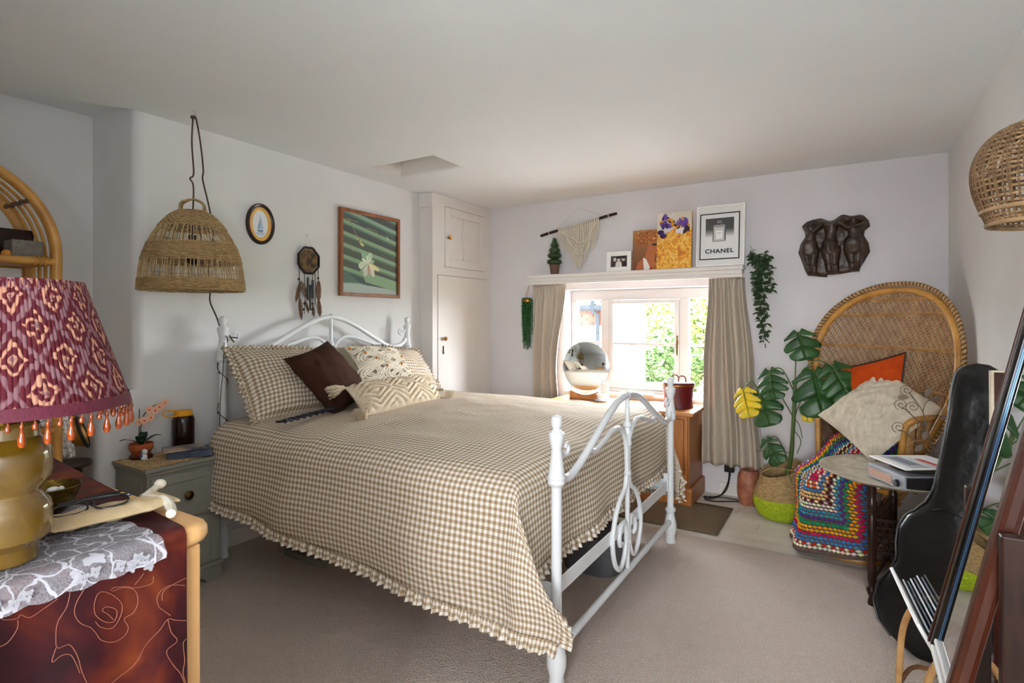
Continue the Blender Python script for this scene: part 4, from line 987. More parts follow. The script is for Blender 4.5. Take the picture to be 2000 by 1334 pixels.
tag(mb.build('salt_lamp', M['salt'], ang=None), 'pinkish brown rough salt lamp on the boards below the curtain', 'lamp')
rg = MB().grid(lambda a, b: (-1.55 + .868 * a, 3.575 + .555 * b, .0125 + .001 * nz(a * 9, b * 9)), 20, 14)
o = rg.build('sisal_mat', M['mat'], ang=None); m = o.modifiers.new('t', 'SOLIDIFY'); m.thickness = .008; tag(o, 'small brown sisal mat on the painted boards beside the bed', 'mat')
# ------------------------------------------------------------------ peacock chair
def peacock():
    cx, cy = .045, 3.845; rz = radians(-46)      # local -y is the front
    T = thing('peacock_chair', 'tall woven rattan peacock chair with a fan back in the corner', 'chair', (cx, cy, 0))
    MX = Matrix.Translation((cx, cy, 0)) @ Matrix.Rotation(rz, 4, 'Z')
    def bd(mb, *a, **k): return mb.xf(MX).build(*a, **k)
    def prof(z):  # hourglass base radius
        t = z / .40; return .27 - .085 * sin(pi * min(1, t)) + .01 * t
    mb = MB()
    for k in range(44):
        for s in (1, -1):
            a0 = 2 * pi * k / 44
            mb.tube([(prof(.40 * i / 8) * cos(a0 + s * .5 * i / 8), prof(.40 * i / 8) * sin(a0 + s * .5 * i / 8), .012 + .39 * i / 8) for i in range(9)], .0036, 4, cap=False)
    bd(mb, 'woven_base', M['cane'], T, kind='stuff')
    mb = MB()
    for z, r in ((.014, .016), (.10, .007), (.2, .009), (.3, .007)):
        mb.tube([((prof(z) + .004) * cos(2 * pi * k / 40), (prof(z) + .004) * sin(2 * pi * k / 40), max(z, r)) for k in range(40)], r, 8, True)
    bd(mb, 'base_ring', M['rattan'], T)
    mb = MB()
    for i in range(13): mb.tube([((.02 + .02 * i) * cos(2 * pi * k / 32), (.02 + .02 * i) * sin(2 * pi * k / 32), .413 + .002 * sin(k * 3.1 + i * 3.1)) for k in range(32)], .0095, 6, True)
    bd(mb, 'woven_seat', M['cane'], T)
    bd(MB().tube([(.282 * cos(2 * pi * k / 40), .282 * sin(2 * pi * k / 40), .412) for k in range(40)], .017, 8, True), 'seat_rim', M['rattan'], T)
    # fan: outline in local (x, z); it leans back and curves a little round the sitter
    def fp(x, z, off=0.0):
        lean = .19 + .10 * (z - .42); return (x, lean + .10 * (0 - (x / .5) ** 2) - off, z)
    oc = []
    half = [(.23, .42), (.25, .56), (.315, .70), (.395, .83), (.458, .96), (.482, 1.09), (.462, 1.235), (.398, 1.36), (.29, 1.455), (.15, 1.512), (0, 1.528)]
    o2 = [Vector((x, 0, z)) for x, z in half] + [Vector((-x, 0, z)) for x, z in half[::-1][1:]]
    oc = spline(o2, 6); ring = [fp(p.x, p.z) for p in oc]
    bd(MB().tube(ring, .021, 10), 'back_ring', M['rattan'], T)
    # plaited border outside the ring
    for ph in range(3):
        q = []; mb = MB()
        for i, p in enumerate(oc):
            for sub in range(7):
                t = sub / 7; a = p; b = oc[min(i + 1, len(oc) - 1)]; m = a.lerp(b, t); c = Vector((m.x, 0, m.z - 1.0)).normalized(); w = (i * 7 + sub) * .95 + ph * 2.09
                rr = .038 + .010 * sin(w); pp = fp(m.x + c.x * rr, m.z + c.z * rr, .010 * cos(w)); q.append(pp)
        mb.tube(q, .0058, 5); bd(mb, 'plaited_border', (M['cane'], M['cane_dark'], M['jute'])[ph], T)
    # canes: two crossing sets of straight diagonals cut off at the ring, tied by level binding rows
    pg = [(p.x, p.z) for p in oc]
    def inside(x, z):
        c = False
        for (x0, z0), (x1, z1) in zip(pg, pg[1:] + pg[:1]):
            if (z0 > z) != (z1 > z) and x < (x1 - x0) * (z - z0) / (z1 - z0) + x0: c = not c
        return c
    def row(px, pz, dx, dz, off, r, mb, n=60, L=1.7):
        run, best = [], []
        for k in range(n + 1):
            t = (k / n - .5) * L; x, z = px + dx * t, pz + dz * t
            if inside(x, z): run.append((x, z))
            else:
                if len(run) > len(best): best = run
                run = []
        if len(run) > len(best): best = run
        if len(best) > 2: q = best[::4] + [best[-1]]; mb.tube([fp(x, z, off) for x, z in q], r, 4, cap=False)
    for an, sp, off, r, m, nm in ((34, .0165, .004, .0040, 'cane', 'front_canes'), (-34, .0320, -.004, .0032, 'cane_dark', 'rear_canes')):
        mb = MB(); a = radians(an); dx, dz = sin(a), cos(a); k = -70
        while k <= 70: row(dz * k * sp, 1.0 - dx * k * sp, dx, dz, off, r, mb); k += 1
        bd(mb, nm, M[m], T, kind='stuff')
    for z in (.72, .95, 1.18, 1.38, 1.47):
        mb = MB()
        for d in (-.005, .005): row(0, z + d, 1, 0, .008, .0042, mb)
        bd(mb, 'binding_row', M['cane'], T)
    # arms: woven panels curving forward from the fan, each ending in a rolled front edge
    for s in (-1, 1):
        arm = spline([(s * .35, .17, .83), (s * .36, .11, .82), (s * .335, .05, .805), (s * .31, .02, .76), (s * .295, .01, .62), (s * .28, .0, .50), (s * .272, -.01, .415)], 6)
        bd(MB().tube(arm, .018, 9), 'arm_rail', M['rattan'], T)
        mb = MB(); m = 34
        for k in range(m):
            t = k / (m - 1); i = int(t * (len(arm) - 1)); top = arm[i]
            a0 = radians(62) - (radians(60) * min(1, t * 1.15)); b = Vector((s * .27 * cos(a0), .27 * sin(a0) , .42))
            for d in (-.05, .05):
                a1 = a0 + d * 3; b2 = Vector((s * .27 * cos(a1), .27 * sin(a1), .42)); mb.tube([top, (top + b2) / 2 + Vector((s * .01, 0, 0)), b2], .0033, 4, cap=False)
        for f in (.3, .6): mb.tube([arm[min(len(arm) - 1, int(i))].lerp(Vector((s * .27, .16 - .14 * i / len(arm), .42)), f) for i in range(0, int(len(arm) * .62), 2)], .005, 5)
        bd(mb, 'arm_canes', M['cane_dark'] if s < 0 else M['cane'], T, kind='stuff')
    return MX
PCM = peacock()
# cushions on the chair
p, pt = pillow((.120, 3.905, .925), (.165, -.085, .060), (.010, .03, .175), .050, 20, .06, seed=4)
o = p.build('cushion', M['orange'], ang=None); tag(o, 'burnt orange cushion standing against the fan back of the peacock chair', 'cushion')
MB().tube(rim(pt, 20)[:-1], .0055, 6, True).build('piping', M['soot'], o)
def emb(u, v, side):
    return 0.004 * sin(u * 16 + 2 * sin(v * 7)) * sin(v * 16 + 2 * sin(u * 7)) + .003 * sin((u + v) * 24)
p, pt = pillow((.154, 3.755, .820), (.134, -.122, -.100), (.165, .063, .152), .068, 56, .05, wr=.012, seed=8, disp=emb)
tag(p.build('cushion', M['cream_cushion'], ang=None), 'large cream embroidered cushion tilted on one corner on the peacock chair', 'cushion')
# ------------------------------------------------------------------ crochet blanket
def blanket():
    # cloth (s, t): t runs down from the seat over its front edge to the floor, s across; placed in world coordinates
    D = Vector((-.66, -.75, 0)); R = Vector((.75, -.66, 0)); O = Vector((.058, 3.838, 0))
    prof = spline([(-.10, .62), (-.02, .56), (.10, .485), (.22, .475), (.315, .44), (.345, .34), (.355, .2), (.385, .08), (.42, .028)], 8)
    L = [0.0]
    for a, b in zip(prof[:-1], prof[1:]): L.append(L[-1] + (b - a).length)
    def P(s, t, lift=0.0):
        d = t * L[-1]; i = 0
        while i < len(L) - 2 and L[i + 1] < d: i += 1
        q = prof[i].lerp(prof[i + 1], (d - L[i]) / (L[i + 1] - L[i])); tg = (prof[i + 1] - prof[i]).normalized()
        u = s - .5; hang = max(0, min(1, (t - .45) / .3))
        wide = .52 + .07 * hang; x = u * wide
        # wrap round the round seat at the sides, ripple where it hangs
        f = q.x - .26 * (abs(u) * 2) ** 2 * (.5 + .5 * hang) + .022 * hang * sin(s * 15 + .8) + .03 * nz(s * 3, t * 3, 2) * (1 - hang)
        z = q.y - .05 * (1 - hang) * (abs(u) * 2) ** 3 + .05 * hang * (s - .3) * (1 if t > .8 else .4) + .03 * nz(s * 2.4, t * 2.4, 9) * (1 - hang) + .13 * math.exp(-((s - .10) / .17) ** 2 - ((t - .20) / .16) ** 2)
        n = Vector((-tg.y, tg.x)) * -1
        nx, nzv = -tg.y, tg.x
        nrm = (D * abs(nx) * .9 + Vector((0, 0, 1)) * abs(nzv)).normalized()
        return O + D * f + R * x + Vector((0, 0, max(.018, z))) + nrm * lift
    bl = MB(); bl.grid(lambda a, b: P(b, a), 60, 44)
    T = bl.build('crochet_blanket', M['crochet_base'], ang=None)
    tag(T, 'multicoloured striped crochet blanket draped over the seat of the peacock chair', 'blanket')
    m = T.modifiers.new('t', 'SOLIDIFY'); m.thickness = .008; m.offset = -1
    cols = [(236, 224, 200), (206, 40, 34), (66, 128, 190), (206, 18, 84), (236, 164, 20), (22, 148, 96), (78, 52, 140), (52, 150, 176), (238, 226, 204), (92, 20, 34), (232, 190, 120), (64, 128, 190), (216, 78, 28), (206, 18, 84), (228, 206, 150), (40, 74, 170), (60, 170, 110)]
    st = MB(); ns, nt = 30, 46
    for j in range(nt):
        for i in range(ns):
            s, t = (i + .5 + (.25 if j % 2 else -.25)) / ns, (j + .5) / nt
            if not (.03 < s < .97 and t < .972): continue
            # concentric rows measured from the middle of a granny square, corner of it at the lower left
            ring = int(min(min(s, 1 - s) * ns * .95, (1 - t) * nt * .62))
            c = cols[ring % len(cols)]
            if ring in (1, 9, 12) and (i + j) % 2: c = (238, 206, 180)
            c = tuple(v * random.uniform(.85, 1.08) for v in c); c = tuple(min(255, v) for v in c)
            p = P(s, t, .007); e1 = P(s + .42 / ns, t, .004); e2 = P(s, min(1, t + .46 / nt), .004); a = e1 - p; b = e2 - p; nn = a.cross(b); 
            if nn.length < 1e-9: continue
            nn = nn.normalized() * .010
            if nn.dot(D + Vector((0, 0, .6))) < 0: nn = -nn
            st.add([p - a * 1.1, p - b * 1.05, p + a * 1.1, p + b * 1.05, p + nn], [(0, 1, 4), (1, 2, 4), (2, 3, 4), (3, 0, 4)], 0, c)
    st.build('crochet_stitches', M['stitch'], T, kind='stuff', ang=None)
blanket()
# ------------------------------------------------------------------ monstera in a belly basket
BK = Vector((-.375, 4.165, 0))
T = thing('belly_basket', 'seagrass belly basket with a lime green lower half beside the blanket', 'basket', tuple(BK))
tilt = Vector((-.10, -.12, 0))
def bp(z): # radius of the basket at height
    q = [(0, .115), (.03, .15), (.10, .172), (.17, .168), (.23, .150), (.29, .132), (.335, .128)]
    for (a, b), (c, d) in zip(q[:-1], q[1:]):
        if z <= c: return b + (d - b) * (z - a) / (c - a)
    return .128
mbs = {'lime': MB(), 'seagrass': MB()}
n = 30
for i in range(n):
    z = .010 + .325 * i / (n - 1); k = 'lime' if z < .15 else 'seagrass'
    pts = [(BK.x + (bp(z) + .003 * sin(j * 2.2 + i * 2.1)) * cos(2 * pi * j / 56), BK.y + (bp(z) + .003 * sin(j * 2.2 + i * 2.1)) * sin(2 * pi * j / 56), z + (.10 * (z / .335) ** 2) * (.5 * sin(2 * pi * j / 56 + .9) - .1)) for j in range(56)]
    mbs[k].tube(pts, .0075, 5, True)
mbs['lime'].lathe([(0, .003), (.11, .003), (.11, .008), (0, .008)], BK, 24)
mbs['lime'].build('dyed_weave', M['lime'], T); mbs['seagrass'].build('natural_weave', M['seagrass'], T)
MB().lathe([(0, 0), (.10, 0), (.118, .20), (.108, .20), (.10, .02), (0, .02)], BK + Vector((0, 0, .012)), 20).build('inner_pot', M['soot'], T)
MB().tube(spline([(BK.x - .13, BK.y - .03, .28), (BK.x - .06, BK.y - .10, .345), (BK.x + .06, BK.y - .10, .35), (BK.x + .12, BK.y - .02, .33)], 6), .005, 6).build('handle', M['seagrass'], T)
T = thing('monstera', 'swiss cheese plant with split green leaves and one yellow leaf beside the chair', 'plant', (BK.x, BK.y, .02))
MB().lathe([(0, .16), (.085, .16), (.09, .18), (0, .195)], BK, 16).build('soil', M['soil'], T)
stemp = spline([(BK.x + .02, BK.y, .19), (-.315, 4.12, .42), (-.300, 4.08, .60), (-.29, 4.06, .78), (-.285, 4.05, .93)], 6)
MB().tube(stemp, [.014] * 10 + [.012] * (len(stemp) - 10), 9).build('stem', M['stem'], T)
def leaf(base, tip, width, nrm, att, m=None, splits=4, droop=.12, seed=0, name='leaf'):
    """split leaf: midrib from base to tip, finger lobes each side; petiole from att"""
    rnd = random.Random(seed); B, Tp = Vector(base), Vector(tip); ax = Tp - B; L = ax.length; ax = ax.normalized()
    nn = Vector(nrm); nn = (nn - ax * nn.dot(ax)).normalized(); sd = ax.cross(nn).normalized(); mb = MB()
    def pos(u, v):   # u along 0..1, v across in metres
        w = v / width
        return B + ax * (u * L) + sd * v + nn * (-.24 * width * w * w - droop * L * u * u)
    def hw(u): # half width of the outline
        if u < 0: return width * max(0, .78 + u * 1.7)
        return width * (sqrt(max(0, 1 - ((u - .30) / .72) ** 2)) if u > .30 else .86 + .14 * sin(pi / 2 * u / .30))
    nl = splits
    for s in (-1, 1):
        ed = [-.24] + [(.10 + .86 * k / nl) for k in range(nl)] + [1.0]
        for k in range(nl + 1):
            u0, u1 = ed[k], ed[k + 1]; gap = rnd.uniform(.10, .20) if k > 0 else .0; hole = rnd.uniform(.35, .55)
            rows = []
            for j in range(8):
                f = j / 7; sweep = .26 * f * (1 if k else .5)
                a = u0 + (gap * (u1 - u0) * max(0, (f - hole) / (1 - hole)) * 1.5 if k > 0 else 0); b = u1 - (gap * .5 * (u1 - u0) * max(0, (f - hole) / (1 - hole)) * 1.5 if k < nl else 0)
                if k == 0:
                    ra = -.24 * min(1, f * 2.2) * (1 - .25 * f); a = ra
                um = (a + b) / 2; r = []
                for q in (0, .33, .67, 1):
                    u = a + (b - a) * q; reach = hw(min(.985, max(-.24, u))) * f * (1 - .10 * (abs(q - .5) * 2) ** 3 * (f > .9)); r.append(pos(min(1.0, u + sweep * (1 - u * .8)), s * (reach + .0004)))
                rows.append(r)
            vs = [p for r in rows for p in r]; fs = [(j * 4 + i, j * 4 + i + 1, j * 4 + 5 + i, j * 4 + 4 + i) for j in range(7) for i in range(3)]
            if s > 0: fs = [tuple(reversed(f)) for f in fs]
            mb.add(vs, fs)
    o = mb.build(name, m or M['leaf'], T, ang=None); md = o.modifiers.new('t', 'SOLIDIFY'); md.thickness = .0012
    MB().tube([pos(u, 0) + nn * .0015 for u in (-.02, .3, .6, .97)], [.003, .0025, .002, .001], 5).build('midrib', M['stem'], o)
    if att:
        a = Vector(att); mid = (a + B) / 2 + Vector((0, 0, .06 + .12 * (B - a).length)); MB().tube(spline([a, mid, B], 8), .0042, 6).build('petiole', M['stem'], T)
V = lambda *a: Vector(a)
FR = V(-.2, -1, .25)
leaf((-.262, 4.03, 1.265), (-.215, 3.98, 1.095), .112, V(.1, -1, .25), (-.285, 4.05, .93), splits=2, seed=3)
leaf((-.44, 4.05, 1.005), (-.405, 3.97, .83), .10, FR, (-.285, 4.05, .86), splits=3, seed=5)
leaf((-.50, 4.07, .855), (-.435, 3.96, .655), .115, V(-.15, -1, .3), (-.295, 4.07, .70), splits=2, seed=9)
leaf((-.598, 4.02, .87), (-.555, 3.93, .705), .095, V(-.3, -1, .35), (-.50, 4.07, .84), M['leaf_yellow'], 3, seed=12, name='yellow_leaf')
leaf((-.175, 3.98, 1.015), (-.115, 3.88, .755), .155, V(.12, -1, .3), (-.288, 4.05, .88), splits=2, seed=21)
leaf((-.07, 3.93, 1.06), (.035, 3.86, .87), .125, V(.25, -1, .35), (-.286, 4.05, .92), splits=3, seed=27)
leaf((-.46, 4.06, .535), (-.375, 3.98, .40), .075, V(-.4, -1, .5), (-.33, 4.12, .40), splits=2, seed=31)
leaf((-.20, 3.99, .80), (-.21, 3.95, .70), .045, V(0, -1, .1), (-.295, 4.07, .68), M['leaf_yellow'], 2, seed=33, name='yellow_leaf')
mb = MB()
for pts in ([(-.31, 4.12, .45), (-.42, 4.06, .475), (-.52, 4.02, .455)], [(-.30, 4.08, .62), (-.25, 4.03, .56), (-.27, 4.0, .48)], [(-.295, 4.07, .7), (-.26, 4.04, .66), (-.24, 4.02, .58)], [(-.36, 4.15, .2), (-.34, 4.05, .36), (-.30, 4.02, .28)]): mb.tube(spline(pts, 6), .003, 5)
mb.build('aerial_root', M['stem'], T)
# ------------------------------------------------------------------ brass tray table
TX, TY, TZ, TR_ = .218, 3.33, .575, .338
T = thing('tray_table', 'round brass tray table on a dark carved folding stand', 'table', (TX, TY, 0))
MB().lathe([(0, -.004), (TR_ - .045, -.004), (TR_ - .035, .002), (TR_, .016), (TR_ + .002, .020), (TR_ - .003, .021), (TR_ - .036, .007), (TR_ - .046, .001), (0, .001)], (TX, TY, TZ), 72).lathe([(.10, .0012), (.102, .0022), (.104, .0012)], (TX, TY, TZ), 48).lathe([(.2, .0012), (.203, .0024), (.206, .0012)], (TX, TY, TZ), 60).build('tray', M['tray'], T)
LG = [(.105, 3.075), (.215, 3.535), (.43, 3.14), (.455, 3.50)]
for x, y in LG:
    MB().lathe([(0, 0), (.014, 0), (.018, .02), (.012, .05), (.022, .07), (.022, .085), (.012, .10), (.016, .115), (.019, .13), (.019, .20), (.016, .21), (.019, .22), (.019, .43), (.015, .44), (.021, .46), (.021, .50), (.015, .51), (.018, .53), (.018, .568), (0, .568)], (x, y, 0), 14).build('leg', M['darkwood'], T)
def lattice(a, b, name='lattice_panel'):
    A, B = Vector((a[0], a[1], 0)), Vector((b[0], b[1], 0)); d = (B - A); L = d.length; d = d.normalized(); n = Vector((-d.y, d.x, 0)); mb = MB()
    def bar(u0, z0, u1, z1, r=.006): mb.tube([A + d * u0 + Vector((0, 0, z0)), A + d * u1 + Vector((0, 0, z1))], r, 6)
    bar(.01, .41, L - .01, .41, .008); bar(.01, .26, L - .01, .26, .008); bar(.01, .375, L - .01, .375, .005); bar(.01, .12, L - .01, .12, .007)
    m = max(3, int(L / .028))
    for k in range(m + 1):
        u = .02 + (L - .04) * k / m; bar(u, .262, u, .374, .0035)
    for k in range(m):
        u = .02 + (L - .04) * (k + .5) / m
        for z in (.285, .315, .345): mb.ball(A + d * u + Vector((0, 0, z)), (.0075, .0075, .009), 7, 5)
        mb.ball(A + d * u + Vector((0, 0, .392)), (.006, .006, .012), 7, 5)
    mb.build(name, M['darkwood'], T)
for i, j in ((0, 1), (0, 2), (2, 3)): lattice(LG[i], LG[j])
# ------------------------------------------------------------------ record player
PN = Vector((.228, 3.005, .579)); E1 = Vector((-.5167, .8561, 0)); E2 = Vector((.8561, .5167, 0)); Z = Vector((0, 0, 1))
T = thing('record_player', 'small grey record player with a clear lid on the brass tray table', 'record player', tuple(PN + E1 * .12 + E2 * .14))
PL, PD = .252, .285
def pbox(u0, u1, v0, v1, z0, z1): return MB().obox(PN + E1 * (u0 + u1) / 2 + E2 * (v0 + v1) / 2 + Z * (z0 + z1) / 2, E2 * (v1 - v0) / 2, E1 * (u1 - u0) / 2, Z * (z1 - z0) / 2)
bevel(pbox(0, PL, .006, PD, .004, .060).build('body', M['black'], T, False), .003)
bevel(pbox(-.001, PL + .001, -.004, .006, .002, .066).build('front_panel', M['grey_plastic'], T, False), .003)
pbox(.085, PL - .010, -.0065, -.0035, .012, .048).build('speaker_cloth', M['mesh'], T, False)
MB().lathe([(.017, 0), (.015, .014), (0, .015)], PN + E1 * .045 - E2 * .004 + Z * .027, 16, axis=tuple(-E2)).build('knob', M['black'], T)
bevel(pbox(.004, PL - .004, .01, PD - .004, .060, .066).build('deck', M['grey_plastic'], T, False), .002)
MB().lathe([(0, 0), (.095, 0), (.097, .004), (.095, .008), (0, .008)], PN + E1 * .14 + E2 * .14 + Z * .066, 40).build('turntable_platter', M['soot'], T)
lid = MB()
for a in ((0, PL, 0, .004, .067, .098), (0, PL, PD - .004, PD, .067, .098), (0, .004, .004, PD - .004, .067, .098), (PL - .004, PL, .004, PD - .004, .067, .098)): lid.join(pbox(*a))
lo = lid.build('clear_lid', M['clear'], T, False)
bevel(pbox(.0, PL, .0, .030, .095, .103).join(pbox(0, .02, .03, PD, .097, .103)).join(pbox(PL - .02, PL, .03, PD, .097, .103)).join(pbox(.02, PL - .02, .03, PD, .099, .103)).build('lid_top', M['white'], T, False), .002)
mg = MB(); fn = lambda a, b, l=0: PN + E1 * (PL - a) + E2 * b + Z * (.1034 + l)
pc = Pic(fn, 0); pc.p(rect(.012, .035, .24, .275), (222, 224, 228)).p(rect(.02, .04, .235, .13), (176, 182, 192)).p(rect(.04, .06, .19, .115), (120, 126, 140)).p(rect(.06, .148, .238, .153), (60, 90, 86))
for k in range(9): a = .075 + .0165 * k; pc.p([(a, .166), (a + .012, .166), (a + .019, .194), (a + .007, .194)], (206, 36, 30)).p([(a + .004, .176), (a + .010, .176), (a + .013, .186), (a + .007, .186)], (226, 120, 110) if k % 2 else (206, 36, 30))
pc.p([(.226, .166), (.236, .166), (.238, .184), (.23, .19)], (40, 130, 70)); pc.mb.build('printed_sleeve', M['print'], T, False)
# ------------------------------------------------------------------ twig ornament
T = thing('wire_twig', 'bronze wire twig ornament with spirals and leaves standing behind the record player', 'ornament', (.40, 3.50, .58))
root = Vector((.40, 3.49, .582))
br = [[root, (.375, 3.48, .70), (.345, 3.47, .80), (.335, 3.46, .88), (.30, 3.45, .94), (.278, 3.44, .975)], [(.345, 3.47, .80), (.30, 3.45, .85), (.262, 3.44, .89), (.243, 3.43, .895)], [(.335, 3.46, .88), (.345, 3.45, .93), (.37, 3.44, .95)], [(.36, 3.475, .76), (.40, 3.46, .86), (.43, 3.45, .93)], [(.375, 3.48, .70), (.43, 3.46, .80), (.49, 3.45, .845)], [(.385, 3.485, .66), (.32, 3.44, .72), (.26, 3.43, .775), (.232, 3.42, .782)], [(.38, 3.48, .68), (.42, 3.44, .70), (.44, 3.42, .735)], [(.345, 3.47, .80), (.36, 3.45, .86), (.41, 3.44, .87)]]
mb = MB()
for b in br: mb.tube(spline(b, 6), .0028, 5)
for x, y, z in ((.243, 3.43, .915), (.268, 3.44, .99), (.292, 3.44, .905), (.232, 3.42, .80)):
    mb.tube([(x + (.004 + .0028 * q) * cos(q * 1.1), y, z + (.004 + .0028 * q) * sin(q * 1.1)) for q in [k * .42 for k in range(28)]][:24], .0016, 4)
mb.build('wire_stems', M['wire'], T)
for (x, y, z), an, L in (((.278, 3.44, .955), 3.3, .05), ((.345, 3.44, .96), 1.2, .055), ((.365, 3.44, .945), .3, .05), ((.43, 3.45, .93), .8, .06), ((.49, 3.45, .845), -.2, .05), ((.44, 3.42, .735), .7, .06), ((.40, 3.44, .86), .2, .045), ((.35, 3.44, .79), -1.9, .05), ((.33, 3.43, .72), -2.2, .05)):
    c, s = cos(an), sin(an); mb = MB(); q = [(0, 0), (.25, .2), (.55, .27), (.85, .15), (1, 0), (.85, -.15), (.55, -.27), (.25, -.2)]
    mb.prism([(u * L * c - v * L * s, u * L * s + v * L * c) for u, v in q], lambda a, b: (x + a, y + abs(a) * .25, z + b), (0, .0012, 0)); mb.build('metal_leaf', M['wire'], T, False)
# ------------------------------------------------------------------ guitar bag
def guitar():
    B0 = Vector((.265, 2.72, .004)); A = Vector((.20, .10, 1.165)); Lz = A.length; A = A.normalized(); Rr = Vector((.90, -.43, 0)); Rr = (Rr - A * Rr.dot(A)).normalized(); Nn = A.cross(Rr).normalized()
    if Nn.y > 0: Nn = -Nn
    q = [(0, .03, .05), (.02, .11, .056), (.06, .165, .06), (.13, .195, .062), (.21, .19, .062), (.28, .158, .06), (.33, .145, .058), (.40, .158, .058), (.46, .162, .056), (.515, .145, .052), (.56, .11, .046), (.60, .085, .040), (.66, .072, .036), (.80, .070, .034), (.95, .072, .034), (1.08, .080, .034), (1.14, .078, .030), (Lz - .02, .06, .022), (Lz, .02, .01)]
    def ip(h):
        for (a, b, c), (d, e, f) in zip(q[:-1], q[1:]):
            if h <= d: t = (h - a) / (d - a); t = t * t * (3 - 2 * t) * .4 + t * .6; return b + (e - b) * t, c + (f - c) * t
        return q[-1][1:]
    mb = MB(); n = 36; rows = 80
    def f(a, b):
        h = Lz * a; w, t = ip(h); an = 2 * pi * b; c, s = cos(an), sin(an); e = .45
        x = w * (abs(c) ** .9) * (1 if c >= 0 else -1); y = t * (abs(s) ** e) * (1 if s >= 0 else -1)
        wr = .005 * nz(x * 9, h * 4, 1) + .004 * nz(x * 20, h * 9, 4)
        return B0 + A * (h + .004) + Rr * x + Nn * (y + (wr if abs(s) > .3 else 0)) - Nn * .0
    mb.grid(f, rows, n, closed=True); mb.uv = {}
    mb.f += [tuple(range(n)), tuple(rows * n + k for k in range(n - 1, -1, -1))]; mb.mi += [0, 0]
    o = mb.build('guitar_bag', M['vinyl'], ang=None); tag(o, 'black soft guitar bag standing on the carpet beside the tray table', 'guitar bag')
    for sgn in (1, -1):
        for k in (.9,):
            pts = [B0 + A * (h + .004) + Rr * (sgn * ip(h)[0] * 1.0) + Nn * ip(h)[1] * k * .6 for h in [Lz * i / 60 for i in range(1, 60)]]
            MB().tube(pts, .0045, 6).build('piping', M['black'], o)
    MB().tube(spline([B0 + A * .58 + Rr * -.05 + Nn * .05, B0 + A * .60 + Nn * .058, B0 + A * .575 + Rr * .09 + Nn * .05], 6), .003, 5).build('zip', M['soot'], o)
guitar()
# dark framed board behind the mirror
T = thing('framed_board', 'dark wooden board with a pale edge leaning behind the mirror', 'board', (.48, 2.42, 0))
fn = picture((.424, 2.40, 0.012), (1, .10, 0), (0.0, .04, 1.17), 0, 0)
slab(fn, .13, 1.16, 0, .018).build('panel', M['mahogany'], T, False)
mb = MB().add([fn(a, b, l) for l in (-.002, .022) for a, b in rect(-.007, .62, 0, 1.165)], [(0, 3, 2, 1), (4, 5, 6, 7), (0, 1, 5, 4), (1, 2, 6, 5), (2, 3, 7, 6), (3, 0, 4, 7)]); mb.add([fn(a, b, l) for l in (-.002, .022) for a, b in rect(0, 1.16, .13, 1.166)], [(0, 3, 2, 1), (4, 5, 6, 7), (0, 1, 5, 4), (1, 2, 6, 5), (2, 3, 7, 6), (3, 0, 4, 7)]); mb.build('edge_strip', M['paper'], T, False)
# ------------------------------------------------------------------ record rack with sleeves
ra, rb_ = Vector((.155, 2.20, .50)), Vector((.190, 1.852, .50)); RD = (rb_ - ra).normalized(); DN = Vector((.47, .04, -.88)); DN = (DN - RD * DN.dot(RD)).normalized(); RNn = DN.cross(RD); RNn = RNn if RNn.z > 0 else -RNn
T = thing('record_rack', 'low cane record rack on the carpet in front of the guitar bag', 'rack', (.22, 2.03, 0))
for e, s in ((ra, 1), (rb_, -1)):
    d = RD * (.02 * -s)
    MB().tube(spline([Vector((e.x - .012, e.y, .012)) - d, Vector((e.x - .008, e.y, .20)) - d, Vector((e.x + .005, e.y, .36)) - d, Vector((e.x + .05, e.y, .45)) - d, Vector((e.x + .12, e.y, .46)) - d, Vector((e.x + .17, e.y, .38)) - d, Vector((e.x + .19, e.y, .20)) - d, Vector((e.x + .20, e.y, .012)) - d], 7), .0095, 8).build('cane_leg', M['cane'], T)
    MB().tube(spline([Vector((e.x - .01, e.y, .16)) - d, Vector((e.x + .03, e.y, .23)) - d, Vector((e.x + .10, e.y, .22)) - d, Vector((e.x + .19, e.y, .10)) - d], 6), .007, 7).build('cane_hoop', M['rattan_dark'], T)
MB().tube([ra + DN * .32 - RNn * .012 - RD * .03, rb_ + DN * .32 - RNn * .012 + RD * .03], .009, 8).build('bottom_rail', M['cane'], T)
bevel(MB().obox((ra + rb_) / 2 + DN * .13 - RNn * .010, RD * .190, DN * .165, RNn * .005).build('back_board', M['white'], T, False), .002)
for k in range(7):
    st = (ra + rb_) / 2 + RD * (.004 * ((k * 3) % 4) - .006) + DN * (.155 + .003 * (k % 2)) + RNn * (.004 + .0105 * k)
    o = MB().obox(st, RD * .157, DN * .156, RNn * .0022).build('record_sleeve', M['sleeve_dark'] if k == 6 else M['sleeve_pale'] if k % 2 == 0 else M['sleeve_blue'], smooth=False)
    tag(o, ['white record sleeve standing against the back board of the cane rack', 'blue record sleeve nearest the back board of the cane rack', 'second white record sleeve from the back board in the cane rack', 'middle blue record sleeve in the cane rack', 'white record sleeve third from the dark front sleeve in the cane rack', 'blue record sleeve just behind the dark front sleeve in the rack', 'dark record sleeve at the very front of the cane rack'][k], 'record', 'records in the cane rack')
